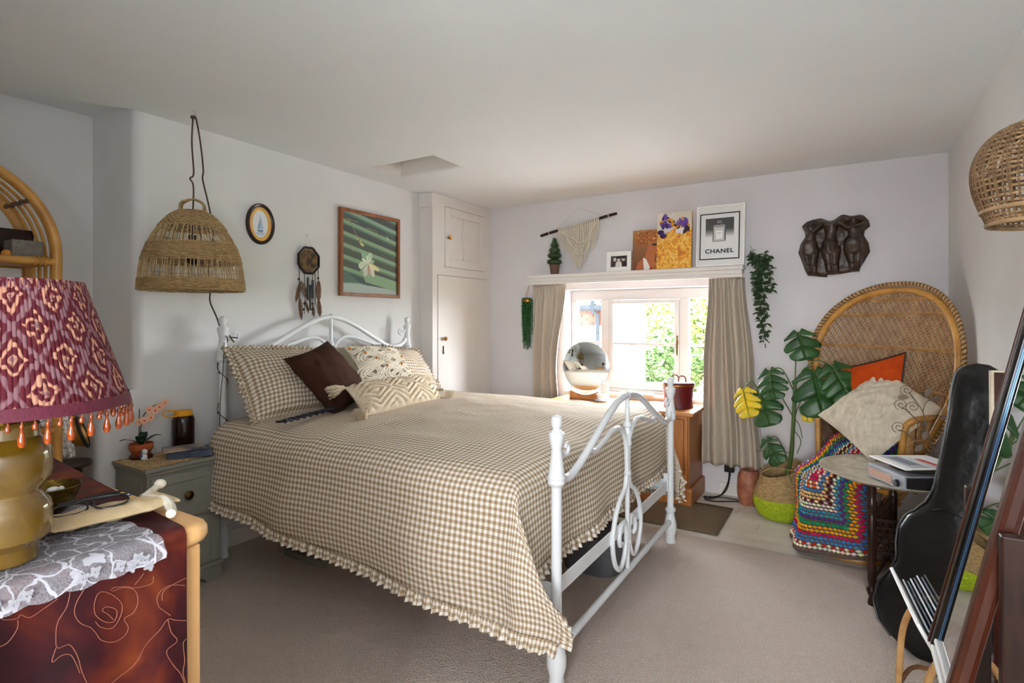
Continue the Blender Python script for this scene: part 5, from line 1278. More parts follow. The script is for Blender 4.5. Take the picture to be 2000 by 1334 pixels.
# ------------------------------------------------------------------ cheval mirror
def cheval():
    y0, y1 = 1.445, 1.75; zb, zt = .525, 1.72; xb = .193; sl = .2165; ca = 1 / sqrt(1 + sl * sl); UPm = Vector((sl, 0, 1)).normalized(); Nm = Vector((-1, 0, sl)).normalized(); Yv = Vector((0, 1, 0))
    T = thing('cheval_mirror', 'tall dark framed cheval mirror on a stand at the right edge', 'mirror', (.30, 1.6, 0))
    O = Vector((xb, y0, zb)); Hh = (zt - zb) / UPm.z; Ww = y1 - y0; fw = .034
    def q(a, b, l): return O + Yv * a + UPm * b + Nm * l
    def bar(a0, a1, b0_, b1, l0, l1, name, m, bv=.006):
        v = [q(a, b, l) for l in (l0, l1) for a, b in rect(a0, b0_, a1, b1)]
        return bevel(MB().add(v, [(0, 3, 2, 1), (4, 5, 6, 7), (0, 1, 5, 4), (1, 2, 6, 5), (2, 3, 7, 6), (3, 0, 4, 7)]).build(name, m, T, False), bv, 2)
    bar(Ww - fw, Ww, .0, Hh, -.014, .012, 'far_stile', M['lacquer']); bar(Ww - .004, Ww + .004, 0, Hh, -.016, .015, 'far_edge_moulding', M['mahogany'], .002)
    bar(0, fw + .008, 0, Hh, -.016, .022, 'near_stile', M['mahogany'], .012)
    bar(fw + .008, Ww - fw, 0, .012, -.014, .014, 'bottom_rail', M['white'], .003); bar(fw + .008, Ww - fw, .018, .030, -.012, .010, 'bottom_rail_inner', M['white'], .003); bar(fw + .008, Ww - fw, Hh - fw, Hh, -.014, .014, 'top_rail', M['lacquer'])  # both bottom rails coloured white for the ceiling reflected in dark gloss
    bar(fw, Ww - fw + .001, .004, Hh - .01, -.010, .001, 'mirror_glass', M['mirror'], .0005); bar(fw, Ww - fw, .004, Hh - .01, -.016, -.0105, 'backing', M['soot'], .0005)
    bar(Ww - fw - .008, Ww - fw, .03, Hh - fw, .001, .0035, 'glass_bevel', M['bevel_glass'], .001)
    # stand: two posts with feet and a stretcher
    for y in (y0 - .030, y1 + .034):
        bevel(MB().box(.258, .308, y - .014, y + .014, .02, .93).build('post', M['darkwood'], T, False), .004)
        MB().tube(spline([(.13, y, .014), (.21, y, .05), (.283, y, .075), (.36, y, .05), (.45, y, .014)], 6), .014, 8).build('foot', M['darkwood'], T)
        MB().tube([(.283, y, .90), (.283, (y0 + .01 if y < 1.6 else y1 - .01), .90)], .008, 8).build('pivot', M['darkwood'], T)
    MB().tube([(.283, y0 - .03, .14), (.283, y1 + .034, .14)], .012, 8).build('stretcher', M['darkwood'], T)
    bdm = MB()
    for k in range(9): bdm.ball((.262, y0 - .030, .62 - .020 * k), .0075, 8, 6)
    bdm.tube([(.265, y0 - .030, .66), (.262, y0 - .030, .44)], .001, 4).build('bead_string', M['amber'], T)
cheval()
x = N('dark_flowered_cloth'); a = x.noise(x.coord('Object'), 9, 2, .6); x.set(x.ramp(a, [(.5, (18, 20, 30)), (.53, (214, 78, 44)), (.62, (226, 96, 66)), (.66, (24, 26, 36))]), .8)
mb = MB(); mb.grid(lambda a, b: (.49 + .055 * cos(2 * pi * b) * (1 - .25 * a), 2.16 + .11 * sin(2 * pi * b) * (1 - .15 * a) + .01 * nz(a * 4, b * 6), .014 + .62 * a), 24, 28, closed=True); mb.uv = {}
mb.f += [tuple(range(28)), tuple(24 * 28 + k for k in range(27, -1, -1))]; mb.mi += [0, 0]
tag(mb.build('cloth_bag', x.m, ang=None), 'dark cloth bag with orange flowers behind the cheval mirror', 'bag')
# ------------------------------------------------------------------ wicker lampshade by the right wall
def wicker():
    c = Vector((.365, 1.60, 0)); T = thing('wicker_pendant', 'round wicker pendant shade near the right wall', 'lamp', (c.x, c.y, 1.555))
    pr = [(.094, 1.560), (.097, 1.572), (.108, 1.60), (.118, 1.635), (.122, 1.665), (.121, 1.69), (.114, 1.715), (.099, 1.742), (.076, 1.763), (.046, 1.776), (.022, 1.782)]
    sp = spline([(r, 0, z) for r, z in pr], 5); mb = MB()
    for k in range(0, len(sp), 1):
        r, z = sp[k].x, sp[k].z
        if k % 2 == 0: mb.tube([(c.x + r * cos(2 * pi * j / 48), c.y + r * sin(2 * pi * j / 48), z + .0012 * sin(j * 2 + k)) for j in range(48)], .0026, 5, True)
    mb.build('wicker_rings', M['wicker'], T, kind='stuff')
    mb = MB()
    for j in range(56):
        for s in ((1,) if j % 2 else (1, -1)):
            mb.tube([(c.x + (p.x + .001) * cos(2 * pi * j / 56 + s * .10 * i / len(sp)), c.y + (p.x + .001) * sin(2 * pi * j / 56 + s * .10 * i / len(sp)), p.z) for i, p in enumerate(sp[::2])], .0021, 4, cap=False)
    mb.build('wicker_uprights', M['wicker_dark'], T, kind='stuff')
    for z, r in ((1.560, .095), (1.590, .105)): MB().tube([(c.x + r * cos(2 * pi * j / 48), c.y + r * sin(2 * pi * j / 48), z) for j in range(48)], .005, 7, True).build('rim', M['wicker'], T)
    MB().tube([(c.x, c.y, 1.78), (c.x, c.y, H)], .003, 6).lathe([(0, 0), (.04, 0), (.035, -.02), (0, -.025)], (c.x, c.y, H), 16).lathe([(.018, 1.70), (.02, 1.76), (.012, 1.785), (0, 1.79)], (c.x, c.y, 0), 12).build('flex', M['white'], T)
    MB().ball((c.x, c.y, 1.665), (.028, .028, .035)).build('bulb', M['white'], T)
wicker()
# ------------------------------------------------------------------ wall art over the bed
T = thing('oval_frame', 'small oval framed ship drawing on the wall left of the bed head', 'picture', (XL, 2.092, 1.942))
WP = lambda a, b, l=0: Vector((XL + l, 2.092 + a, 1.942 + b))
def ovring(a0, b0, prof, m, name):
    mb = MB(); n = 48
    mb.grid(lambda u, v: WP((a0 + prof[int(round(u * (len(prof) - 1)))][0]) * cos(2 * pi * v), (b0 + prof[int(round(u * (len(prof) - 1)))][0]) * sin(2 * pi * v), prof[int(round(u * (len(prof) - 1)))][1]), len(prof) - 1, n, closed=True)
    mb.f = [tuple(reversed(f)) for f in mb.f]; mb.uv = {}; return mb.build(name, m, T)
ovring(.095, .127, [(0, .001), (0, .016), (-.006, .022), (-.016, .018), (-.022, .012)], M['darkwood'], 'frame')
ovring(.073, .105, [(0, .012), (-.003, .013), (-.018, .008), (-.021, .007)], mat('gilt_slip', (214, 168, 92), .4, .3), 'gilt_slip')
pc = Pic(WP, .006); pc.p(ell(0, 0, .055, .086, 40), (226, 232, 236))
blu = (120, 156, 196)
for q in ([(-.022, -.035), (.022, -.035), (.016, -.05), (-.014, -.05)], [(-.002, -.035), (.001, -.035), (.001, .055), (-.002, .055)], [(-.018, -.028), (-.004, -.028), (-.004, .035)], [(.004, -.028), (.020, -.024), (.003, .040)], [(-.032, -.058), (.032, -.056), (.032, -.053), (-.032, -.055)], [(-.026, -.066), (.024, -.064), (.024, -.0615), (-.026, -.0635)]): pc.p(q, blu)
pc.p([(.005, -.024), (.016, -.021), (.005, .022)], (188, 206, 226)); pc.mb.build('drawing', M['print'], T, False)
# lily painting
T = thing('lily_painting', 'square wood framed painting of a white flower on green stripes above the bed', 'painting', (XL, 3.008, 1.52))
w, h = .612, .636
fn = lambda a, b, l=0: Vector((XL + .004 + l, 2.702 + a, 1.521 + b))
framed(T, fn, w, h, .026, .030, M['oak_frame'])
pc = Pic(fn, .012); pc.p(rect(.02, .02, w - .02, h - .02), (108, 136, 116))
x0, x1, z0, z1 = .026, w - .026, .026, h - .026
def clip(p):
    def cl(P, ins, inter):
        o = []
        for i in range(len(P)):
            a, b = P[i - 1], P[i]
            if ins(b):
                if not ins(a): o.append(inter(a, b))
                o.append(b)
            elif ins(a): o.append(inter(a, b))
        return o
    for ax, lim, sg in ((0, x0, 1), (0, x1, -1), (1, z0, 1), (1, z1, -1)):
        if len(p) < 3: return p
        p = cl(p, lambda q: (q[ax] - lim) * sg >= 0, lambda a, b: tuple(a[k] + (b[k] - a[k]) * (lim - a[ax]) / (b[ax] - a[ax]) for k in (0, 1)))
    return p
rs = random.Random(4)
for k in range(-2, 13):
    b = -.12 + k * .085
    d = [(-.05, b + .10), (.7, b - .045), (.7, b - .007), (-.05, b + .145)]
    for poly, c in ((d, (72, 80, 76)), ([(-.05, b + .145), (.7, b - .007), (.7, b + .004), (-.05, b + .155)], (86, 110, 100)), ([(-.05, b + .072), (.7, b - .073), (.7, b - .047), (-.05, b + .098)], (142, 172, 142))):
        q = clip(poly)
        if len(q) > 2: pc.p(q, tuple(v + rs.randint(-6, 6) for v in c), .00008)
for poly, c in (([(.02, .02), (.6, .02), (.6, .06), (.3, .085), (.02, .095)], (176, 190, 186)), ([(.25, .11), (.6, .05), (.6, .13), (.2, .2)], (140, 172, 140)), ([(.02, .1), (.2, .1), (.1, .16), (.02, .18)], (84, 110, 102))):
    q = clip(poly); pc.p(q, c, .00008)
cx, cy = .275, .255
for an, L, wd, c in ((2.2, .10, .05, (150, 190, 168)), (1.2, .09, .05, (196, 216, 190)), (3.5, .10, .06, (214, 226, 200)), (4.4, .11, .05, (206, 212, 196)), (5.3, .12, .045, (226, 222, 200)), (5.9, .13, .035, (236, 226, 176)), (.3, .07, .03, (172, 196, 160)), (4.9, .10, .028, (186, 150, 132)), (2.7, .07, .022, (232, 240, 222)), (1.7, .06, .02, (236, 240, 226)), (4.1, .08, .02, (240, 240, 228)), (5.6, .09, .014, (244, 238, 214)), (.8, .05, .016, (222, 236, 214)), (3.9, .12, .016, (146, 176, 156))): pc.p(petal(cx, cy, L, wd, an), c, .0001)
for px, pz, s in ((.19, .40, .05), (.16, .43, .025), (.47, .47, .03), (.12, .34, .012)): pc.p(petal(px, pz, s, s * .45, -.4), (214, 204, 140)); pc.p(petal(px, pz, s * .6, s * .3, .9), (186, 188, 130))
for a, b in (((.08, .57), (.13, .50)), ((.13, .50), (.19, .41)), ((.26, .52), (.36, .51)), ((.36, .51), (.40, .46)), ((.05, .56), (.18, .55))):
    dx, dz = b[0] - a[0], b[1] - a[1]; L = hypot(dx, dz); n = (-dz / L * .003, dx / L * .003); pc.p([(a[0] - n[0], a[1] - n[1]), (b[0] - n[0], b[1] - n[1]), (b[0] + n[0], b[1] + n[1]), (a[0] + n[0], a[1] + n[1])], (150, 134, 96))
pc.mb.build('painted_canvas', M['print'], T, False)
slab(lambda a, b, l=0: fn(a + .01, b + .01, l), w - .02, h - .02, 0, .011).build('backing', M['darkwood'], T, False)
# dreamcatcher
T = thing('dreamcatcher', 'dark dreamcatcher with brown feathers and black chimes above the bed head', 'dreamcatcher', (XL + .02, 2.441, 1.36))
q = lambda a, b, l=.02: Vector((XL + l, 2.441 + a, 1.747 + b))
oct_ = [q(.087 * cos(pi / 8 + k * pi / 4), .092 * sin(pi / 8 + k * pi / 4)) for k in range(8)]
for k in range(8): MB().tube([oct_[k], oct_[(k + 1) % 8]], .0085, 8).build('hoop_segment', M['soot'] if k % 2 else M['darkwood'], T)
MB().prism([(.076 * cos(pi / 8 + k * pi / 4), .08 * sin(pi / 8 + k * pi / 4)) for k in range(8)], lambda a, b: q(a, b, .014), (.004, 0, 0)).build('hide_disc', mat('dark_hide', (112, 82, 48), .8, c2=(38, 28, 20), ns=22, lo=.42, hi=.58), T, False)
MB().tube([q(-.03, .088), q(-.012, .172, .008), q(.0, .175, .006), q(.028, .088)], .0014, 5).ball(q(-.006, .176, .006), .005, 7, 5).build('hanging_cord', M['macrame'], T)
mb = MB()
for a, b0_, b1_ in ((-.078, -.04, -.34), (-.035, -.085, -.36), (.028, -.085, -.37), (.075, -.04, -.35), (.05, -.07, -.3)): mb.tube([q(a, b0_), q(a + .003, (b0_ + b1_) / 2, .024), q(a, b1_)], .0022, 5)
for a, b in ((-.078, -.13), (.077, -.115), (.03, -.24), (.03, -.29), (-.035, -.29), (.03, -.33), (-.04, -.33)): mb.ball(q(a, b), (.007, .007, .009), 8, 6)
mb.build('cords', M['soot'], T)
fm = [mat('brown_feather', (104, 68, 42), .7, c2=(78, 48, 28), ns=60), mat('pale_feather', (150, 126, 108), .7, c2=(90, 70, 56), ns=50)]
for a, b, L, wd, m, tw in ((-.062, -.14, .13, .045, 1, .35), (-.07, -.15, .14, .03, 0, -.25), (-.075, -.25, .15, .032, 0, .1), (.078, -.125, .16, .042, 0, 0), (.077, -.255, .13, .038, 0, .1), (-.03, -.27, .09, .02, 0, .3), (.032, -.3, .08, .018, 0, .1)):
    pts = [(0, 0), (.12, .3), (.4, .5), (.75, .42), (1, 0), (.75, -.42), (.4, -.5), (.12, -.3)]
    mb = MB(); mb.prism([(a + v * wd + u * L * sin(tw), b - u * L * cos(tw)) for u, v in pts], lambda y, z: q(y, z, .022), (.0025, 0, 0)); mb.tube([q(a, b, .0255), q(a + L * sin(tw), b - L * cos(tw), .0255)], .0016, 4); mb.build('feather', fm[m], T, False)
for a, b0_, b1_ in ((-.018, -.115, -.27), (.002, -.165, -.335), (.02, -.13, -.255)): MB().tube([q(a, b0_, .034), q(a, b1_, .034)], .0075, 10).tube([q(a, -.07, .03), q(a, b0_, .034)], .001, 4).build('chime', M['black'], T)
# ------------------------------------------------------------------ woven pendant on a draped flex
PC = Vector((-2.855, 1.546, 0))
T = thing('basket_pendant', 'bell shaped woven seagrass pendant lampshade hanging from a brown flex', 'lamp', (PC.x, PC.y, 1.50))
pk = .002626; zz = lambda v: 1.35 - (v - 624) * pk
prf = [(22, 413), (36, 421), (47, 432), (58, 446), (68, 462), (76, 480), (83, 500), (88, 520), (90, 538), (91.5, 555), (92, 566)]
ps = spline([(r * pk * .985, 0, zz(v)) for r, v in prf], 14)
def rad(z):
    for a, b in zip(ps[:-1], ps[1:]):
        if b.z <= z <= a.z: return b.x + (a.x - b.x) * (z - b.z) / max(1e-6, a.z - b.z)
    return ps[0].x if z > ps[0].z else ps[-1].x
bands = [(413, 447), (479, 512), (546, 567)]
mb = MB()
for b, (v0, v1) in enumerate(bands):
    z = zz(v1); k = 0
    while z <= zz(v0):
        r = rad(z); mb.tube([(PC.x + (r + .0042 * sin(j * pi / 2 + k * pi + .6)) * cos(2 * pi * j / 120), PC.y + (r + .0042 * sin(j * pi / 2 + k * pi + .6)) * sin(2 * pi * j / 120), z + .0022 * nz(j * .4, k)) for j in range(120)], .0044, 5, True); z += .0086; k += 1
    mbx = mb; mb = MB(); mbx.build('woven_band', M['seagrass'], T, kind='stuff')
mb = MB(); n = 104
for j in range(n):
    a = 2 * pi * j / n; tw = random.uniform(-.03, .03)
    for v0, v1 in ((444, 482), (509, 549)):
        if random.random() < .06: continue
        z0, z1 = zz(v1), zz(v0); mb.tube([(PC.x + (rad(z0 + (z1 - z0) * t) + .0015 * (j % 2)) * cos(a + tw * t + (.03 * (j % 2) * t)), PC.y + (rad(z0 + (z1 - z0) * t) + .0015 * (j % 2)) * sin(a + tw * t + (.03 * (j % 2) * t)), z0 + (z1 - z0) * t) for t in (0, .5, 1)], .0024, 4, cap=False)
mb.build('open_strands', M['jute'], T, kind='stuff')
mb = MB()
for v in (462, 529): r = rad(zz(v)); mb.tube([(PC.x + r * cos(2 * pi * j / 60), PC.y + r * sin(2 * pi * j / 60), zz(v) + .002 * sin(j)) for j in range(60)], .0018, 4, True)
mb.lathe([(0, zz(413)), (rad(zz(413)), zz(413) - .002)], (PC.x, PC.y, 0), 30); mb.build('top_weave', M['seagrass'], T)
for an in (.5, 1.3): MB().tube(spline([(PC.x + .058 * cos(an), PC.y + .058 * sin(an), zz(413) - .004), (PC.x + .052 * cos(an), PC.y + .052 * sin(an), zz(398)), (PC.x, PC.y, zz(390)), (PC.x - .052 * cos(an), PC.y - .052 * sin(an), zz(398)), (PC.x - .058 * cos(an), PC.y - .058 * sin(an), zz(413) - .004)], 6), .0055, 7).build('handle', M['seagrass'], T)
top = Vector((PC.x, PC.y, 2.385))
MB().tube([(PC.x, PC.y, H), (PC.x + .003, PC.y + .01, H - .012), (PC.x + .0, PC.y + .012, H - .028), (PC.x, PC.y, H - .036), (PC.x, PC.y - .008, H - .028)], .0018, 6).build('ceiling_hook', M['grey_plastic'], T)
MB().tube(spline([top, (PC.x - .002, PC.y - .004, 2.25), (PC.x, PC.y + .004, 2.10), (PC.x - .004, PC.y - .012, 2.07), (PC.x + .002, PC.y + .002, 2.03), (PC.x, PC.y, 1.88), (PC.x, PC.y, 1.78)], 6), .0042, 7).tube(spline([top, (PC.x + .0, PC.y + .016, 2.384), (PC.x - .01, PC.y + .045, 2.26), (PC.x - .015, PC.y + .062, 2.13), (PC.x - .017, PC.y + .06, 2.08), (PC.x - .03, PC.y + .10, 1.95), (-2.94, PC.y + .155, 1.82), (-3.09, PC.y + .215, 1.66), (-3.08, 1.765, 1.52), (-3.07, 1.758, 1.45), (-3.05, 1.785, 1.36), (-3.035, 1.80, 1.28), (-3.035, 1.805, 1.20)], 6), .0042, 7).ball(top, (.012, .012, .010)).build('flex', M['cord_brown'], T)
MB().lathe([(0, 1.70), (.018, 1.70), (.02, 1.78), (0, 1.785)], (PC.x, PC.y, 0), 14).ball((PC.x, PC.y, 1.665), (.03, .03, .038)).build('bulb_holder', M['black'], T)
# string lights wound round the bed post
T = thing('string_lights', 'dark wire string lights wound round the near headboard post', 'lights', (XH, BY0, .75))
mb = MB(); pts = [(XH + .026 * cos(t * .95 + .5 * sin(t)), BY0 + .026 * sin(t * .95 + .5 * sin(t)), 1.26 - .036 * t) for t in [k * .25 for k in range(58)]]; mb.tube(spline(pts, 2), .0022, 5)
for k in range(3, 58, 5): mb.ball((pts[k][0] + .004 * cos(k), pts[k][1] + .004 * sin(k), pts[k][2]), (.004, .004, .008), 6, 5)
mb.tube(spline([(XH + .03, BY0 - .01, 1.22), (XH + .05, BY0 - .03, 1.05), (XH + .035, BY0 - .035, .9), (XH + .02, BY0 - .03, .74)], 6), .002, 5); mb.build('wire', M['cord_brown'], T)
MB().tube([(XH + .02, BY0 + .03, 1.25), (XH + .05, BY0 + .06, 1.245)], .004, 6).tube([(XH + .03, BY0 + .02, 1.26), (XH + .045, BY0 + .04, 1.22)], .004, 6).build('tie', M['cord_brown'], T)
# ------------------------------------------------------------------ nightstand
T = thing('nightstand', 'small sage grey two drawer nightstand beside the bed', 'nightstand', (-2.94, 1.47, 0))
nx0, nx1, ny0, ny1 = -3.085, -2.78, 1.295, 1.648
bevel(MB().box(-3.095, -2.762, 1.280, 1.663, .630, .648).build('top', M['sage'], T, False), .005, 3)
bevel(MB().box(-3.09, -2.770, 1.287, 1.656, .612, .630).build('top_moulding', M['sage'], T, False), .006, 3)
MB().box(nx0, nx1, ny0, ny1, .10, .612).build('carcass', M['sage'], T, False)
bevel(MB().box(-3.09, -2.768, 1.286, 1.657, .085, .105).build('plinth_moulding', M['sage'], T, False), .006, 3)
pl = [(ny0, 0), (ny0 + .07, 0), (ny0 + .085, .03), (ny0 + .11, .045), (ny1 - .11, .045), (ny1 - .085, .03), (ny1 - .07, 0), (ny1, 0), (ny1, .086), (ny0, .086)]
mb = MB().prism(pl, lambda a, b: (-2.775, a, b), (-.018, 0, 0)); mb.prism([(a if a < -2.9 else a, b) for a, b in [(nx0, 0), (nx0 + .06, 0), (nx0 + .08, .045), (nx1 - .08, .045), (nx1 - .06, 0), (nx1 - .02, 0), (nx1 - .02, .086), (nx0, .086)]], lambda a, b: (a, 1.29, b), (0, .018, 0)); mb.box(nx0, nx1 - .02, ny1 - .014, ny1, 0, .086); mb.build('plinth', M['sage'], T, False)
for z0, z1 in ((.375, .600), (.115, .362)):
    d = bevel(MB().box(nx1, nx1 + .008, ny0 + .012, ny1 - .012, z0, z1).build('drawer', M['sage'], T, False), .003)
    mb = MB(); x0, x1 = nx1 + .008, nx1 + .014; a, b = ny0 + .014, ny1 - .014
    mb.box(x0, x1, a, a + .045, z0 + .002, z1 - .002).box(x0, x1, b - .045, b, z0 + .002, z1 - .002).box(x0, x1, a + .045, b - .045, z0 + .002, z0 + .045).box(x0, x1, a + .045, b - .045, z1 - .045, z1 - .002); bevel(mb.build('drawer_frame', M['sage'], d, False), .003)
    if z0 > .2: MB().lathe([(.006, 0), (.008, .012), (.020, .020), (.022, .026), (.016, .032), (0, .034)], (nx1 + .008, (ny0 + ny1) / 2, (z0 + z1) / 2), 18, axis=(1, 0, 0)).build('knob', M['brass_old'], d)
bevel(MB().box(nx0 + .04, nx1 - .04, ny0 - .004, ny0 + .0, .16, .58).build('side_panel', M['sage'], T, False), .002)
mb = MB(); n = 15
for i in range(n):
    for j in range(17):
        x = -3.075 + .285 * i / (n - 1); y = 1.288 + .30 * j / 16
        if x + y * .2 > -2.46 - .03 * (j > 9): continue
        mb.tube([(x + .009 * cos(2 * pi * k / 8), y + .009 * sin(2 * pi * k / 8), .6505 + .001 * ((i + j) % 2)) for k in range(8)], .0028, 4, True)
tag(mb.build('crochet_doily', M['jute']), 'oatmeal crochet doily lying on the nightstand', 'doily')
NZ = .654
T = thing('orchid', 'small peach orchid in a terracotta pot on the nightstand', 'plant', (-3.03, 1.385, NZ))
c = (-3.03, 1.385, NZ)
MB().lathe([(0, 0), (.05, 0), (.052, .010), (.046, .016), (0, .014)], c, 22).build('saucer', mat('dark_brown_saucer', (70, 30, 20), .4), T)
MB().lathe([(0, .014), (.036, .014), (.050, .045), (.053, .05), (.053, .074), (.047, .074), (.045, .06), (0, .06)], c, 24).build('pot', M['terracotta'], T)
MB().lathe([(.0515, .043), (.0535, .046), (.0515, .049)], c, 24).build('gilt_band', M['brass'], T)
mb = MB()
for dy, dz, dx in ((-.10, .035, .01), (.085, .035, .02), (-.03, .045, .05), (.03, .05, -.03)):
    for k in range(6):
        t0, t1 = k / 6, (k + 1) / 6; f = lambda t: Vector((c[0] + dx * t, c[1] + dy * t, c[2] + .065 + dz * sin(pi * .62 * t) * 1.2)); wv = lambda t: .022 * sin(pi * min(1, t * .85 + .12)); s = Vector((dy, -dx, 0)).normalized()
        a, b = f(t0), f(t1); mb.add([a - s * wv(t0), b - s * wv(t1), b + s * wv(t1), a + s * wv(t0), a - Vector((0, 0, .003)), b - Vector((0, 0, .003))], [(0, 1, 5, 4), (4, 5, 2, 3)])
mb.ball((c[0], c[1], c[2] + .095), (.022, .022, .022), 8, 6); mb.build('leaves', mat('dark_orchid_green', (18, 52, 36), .4), T)
MB().tube(spline([(c[0], c[1], c[2] + .06), (c[0], c[1] - .002, c[2] + .15), (c[0], 1.40, .87), (c[0], 1.44, .905), (c[0], 1.49, .921), (c[0], 1.505, .918)], 6), .0026, 6).tube([(c[0], c[1] - .01, c[2] + .1), (c[0], c[1] - .008, .90)], .0022, 5).build('flower_stem', mat('dark_orchid_stem', (40, 44, 30), .5), T)
fl = MB()
for k in range(5): an = 2 * pi * k / 5 + .3; fl.prism([(u * .021 * cos(an) - v * .021 * sin(an), u * .021 * sin(an) + v * .021 * cos(an)) for u, v in ((0, 0), (.35, .34), (.8, .36), (1, 0), (.8, -.36), (.35, -.34))], lambda a, b: (.002 + .12 * hypot(a, b), a, b), (.0018, 0, 0), 0)
fl.ball((.006, 0, -.002), (.004, .0042, .005), 7, 5, 1); me = fl.data('flower', [mat('peach_petal', (240, 188, 150), .5), mat('pink_flower_centre', (206, 74, 130), .5)], smooth=False)
for y, z in ((1.49, .919), (1.462, .900), (1.415, .893), (1.425, .852), (1.371, .838), (1.445, .885), (1.392, .842), (1.478, .905)): inst('flower', me, T, (c[0] + random.uniform(.0, .012), y, z), Matrix.Rotation(random.uniform(0, 1), 3, 'X').to_quaternion())
T = thing('water_bottle', 'dark amber water bottle with a mustard yellow lid on the nightstand', 'bottle', (-3.045, 1.60, NZ - .005))
c = (-3.045, 1.598, .649)
MB().lathe([(0, 0), (.050, 0), (.054, .006), (.054, .165), (.050, .178), (.044, .184), (0, .184)], c, 30).build('body', M['bottle'], T)
MB().lathe([(0, .185), (.042, .185), (.043, .188), (.043, .210), (.040, .213), (0, .213)], c, 30).lathe([(.0445, .186), (.046, .19), (.0445, .194)], c, 30).build('lid', M['yellow'], T)
MB().tube(spline([(c[0] + .02, c[1] - .042, c[2] + .188), (c[0] + .02, c[1] - .085, c[2] + .19), (c[0] + .01, c[1] - .108, c[2] + .205), (c[0], c[1] - .085, c[2] + .22), (c[0], c[1] - .04, c[2] + .216)], 6), .004, 6).build('lid_strap', M['yellow'], T)
T = thing('dog_figurine', 'tiny white and blue china dog sitting in front of the orchid', 'figurine', (-2.965, 1.365, NZ))
c = Vector((-2.965, 1.368, NZ))
MB().ball(c + Vector((0, 0, .016)), (.016, .015, .018)).ball(c + Vector((.006, 0, .043)), (.013, .013, .013)).ball(c + Vector((.018, 0, .039)), (.006, .006, .005)).ball(c + Vector((.013, -.007, .004)), (.009, .005, .005)).ball(c + Vector((.013, .007, .004)), (.009, .005, .005)).build('body', M['white'], T)
MB().ball(c + Vector((.004, -.013, .043)), (.005, .004, .010)).ball(c + Vector((.004, .013, .043)), (.005, .004, .010)).ball(c + Vector((-.002, -.010, .022)), (.012, .008, .009)).build('blue_patches', mat('blue_china', (84, 112, 160), .2), T)
def book(name, C, L, Wd, th, rot, cov, label, lift=0.0, tilt=0.0):
    T = thing(name, label, 'book', tuple(C)); c, s = cos(rot), sin(rot); ex, ey = Vector((c, s, 0)), Vector((-s, c, tilt)).normalized(); C = Vector(C); ez = ex.cross(ey)
    MB().obox(C + ez * (th / 2), ex * (Wd / 2 - .003), ey * (L / 2 - .003), ez * (th / 2 - .002)).build('pages', M['paper'], T, False)
    mb = MB().obox(C + ez * .001, ex * (Wd / 2), ey * (L / 2), ez * .001).obox(C + ez * (th - .001), ex * (Wd / 2), ey * (L / 2), ez * .001).obox(C + ez * (th / 2) - ex * (Wd / 2 - .001), ex * .001, ey * (L / 2), ez * (th / 2)); mb.build('cover', cov, T, False)
book('paperback', (-2.875, 1.545, NZ), .20, .13, .034, radians(150), mat('blue_grey_cover', (92, 104, 116), .45, c2=(40, 56, 84), ns=14), 'thick blue grey paperback lying open side out on the nightstand')
book('paperback', (-2.885, 1.515, NZ + .035), .18, .115, .010, radians(160), mat('navy_cover', (36, 54, 92), .45, c2=(196, 176, 150), ns=9), 'thin navy paperback lying on top of the thicker book')
# ------------------------------------------------------------------ rattan shelf in the alcove
T = thing('rattan_shelf', 'arched golden rattan shelf unit in the alcove', 'shelf', (-3.17, .65, 0))
yc, zc, R = .645, 1.635, .385; zs = 1.605
def archp(x, r, z0=0.0): return [(x, yc + r, z0), (x, yc + r, 1.0)] + [(x, yc + r * cos(pi * k / 28), zc + r * sin(pi * k / 28)) for k in range(29)] + [(x, yc - r, 1.0), (x, yc - r, z0)]
MB().tube(archp(-3.0, R), .0195, 12).build('front_arch', M['rattan'], T)
MB().tube(archp(-3.34, R - .0), .0195, 12).build('rear_arch', M['rattan'], T)
for k in range(1, 5):
    x = -3.0 - .34 * k / 5; MB().tube(archp(x, R + .004, .5), .0075, 7).build('rib', M['rattan'], T)
for an in (38, 78, 102, 142):
    a = radians(an); y, z = yc + R * cos(a), zc + R * sin(a)
    MB().tube([(-3.0 - .34 * k / 8, y + .004 * cos(k * 3), z + .004 * sin(k * 3)) for k in range(9)], .010, 7).build('cross_binding', M['rattan_dark'], T)
for z in (1.605, 1.18, .86):
    MB().tube([(-3.0, yc - R, z), (-3.0, yc + R, z)], .017, 10).build('front_rail', M['rattan'], T); MB().tube([(-3.34, yc - R, z), (-3.34, yc + R, z)], .015, 10).build('rear_rail', M['rattan'], T)
    for s in (-1, 1): MB().tube([(-3.0, yc + s * R, z), (-3.34, yc + s * R, z)], .012, 8).build('side_rail', M['rattan'], T)
    MB().box(-3.33, -3.01, yc - R + .01, yc + R - .01, z - .006, z + .006).build('shelf_board', M['rattan'], T, False)
    for s in (-1, 1): MB().tube([(-3.0 + .021 * cos(t), yc + s * (R - .03 - .0028 * t), z + .021 * sin(t)) for t in [k * .6 for k in range(34)]], .003, 5).build('binding', M['rattan'], T)
MB().box(-3.33, -3.012, yc - R + .02, yc + R - .02, .08, .85).build('cabinet', M['pale_pine'], T, False)
bevel(MB().box(-3.012, -2.998, yc - R + .03, yc + R - .03, .60, .83).build('drawer', M['pale_pine'], T, False), .004)
SH = zs + .0065
tag(bevel(MB().obox((-3.10, .945, SH + .042), (.05, 0, 0), (0, .055, 0), (0, 0, .042)).build('fabric_box', mat('grey_woven_cloth', (128, 124, 116), .9, c2=(104, 98, 90), ns=40), smooth=False), .004), 'small grey cloth covered box on the rattan shelf', 'box')
T2 = thing('striped_jug', 'brown and cream striped pottery jug on the rattan shelf', 'jug', (-3.11, .80, SH))
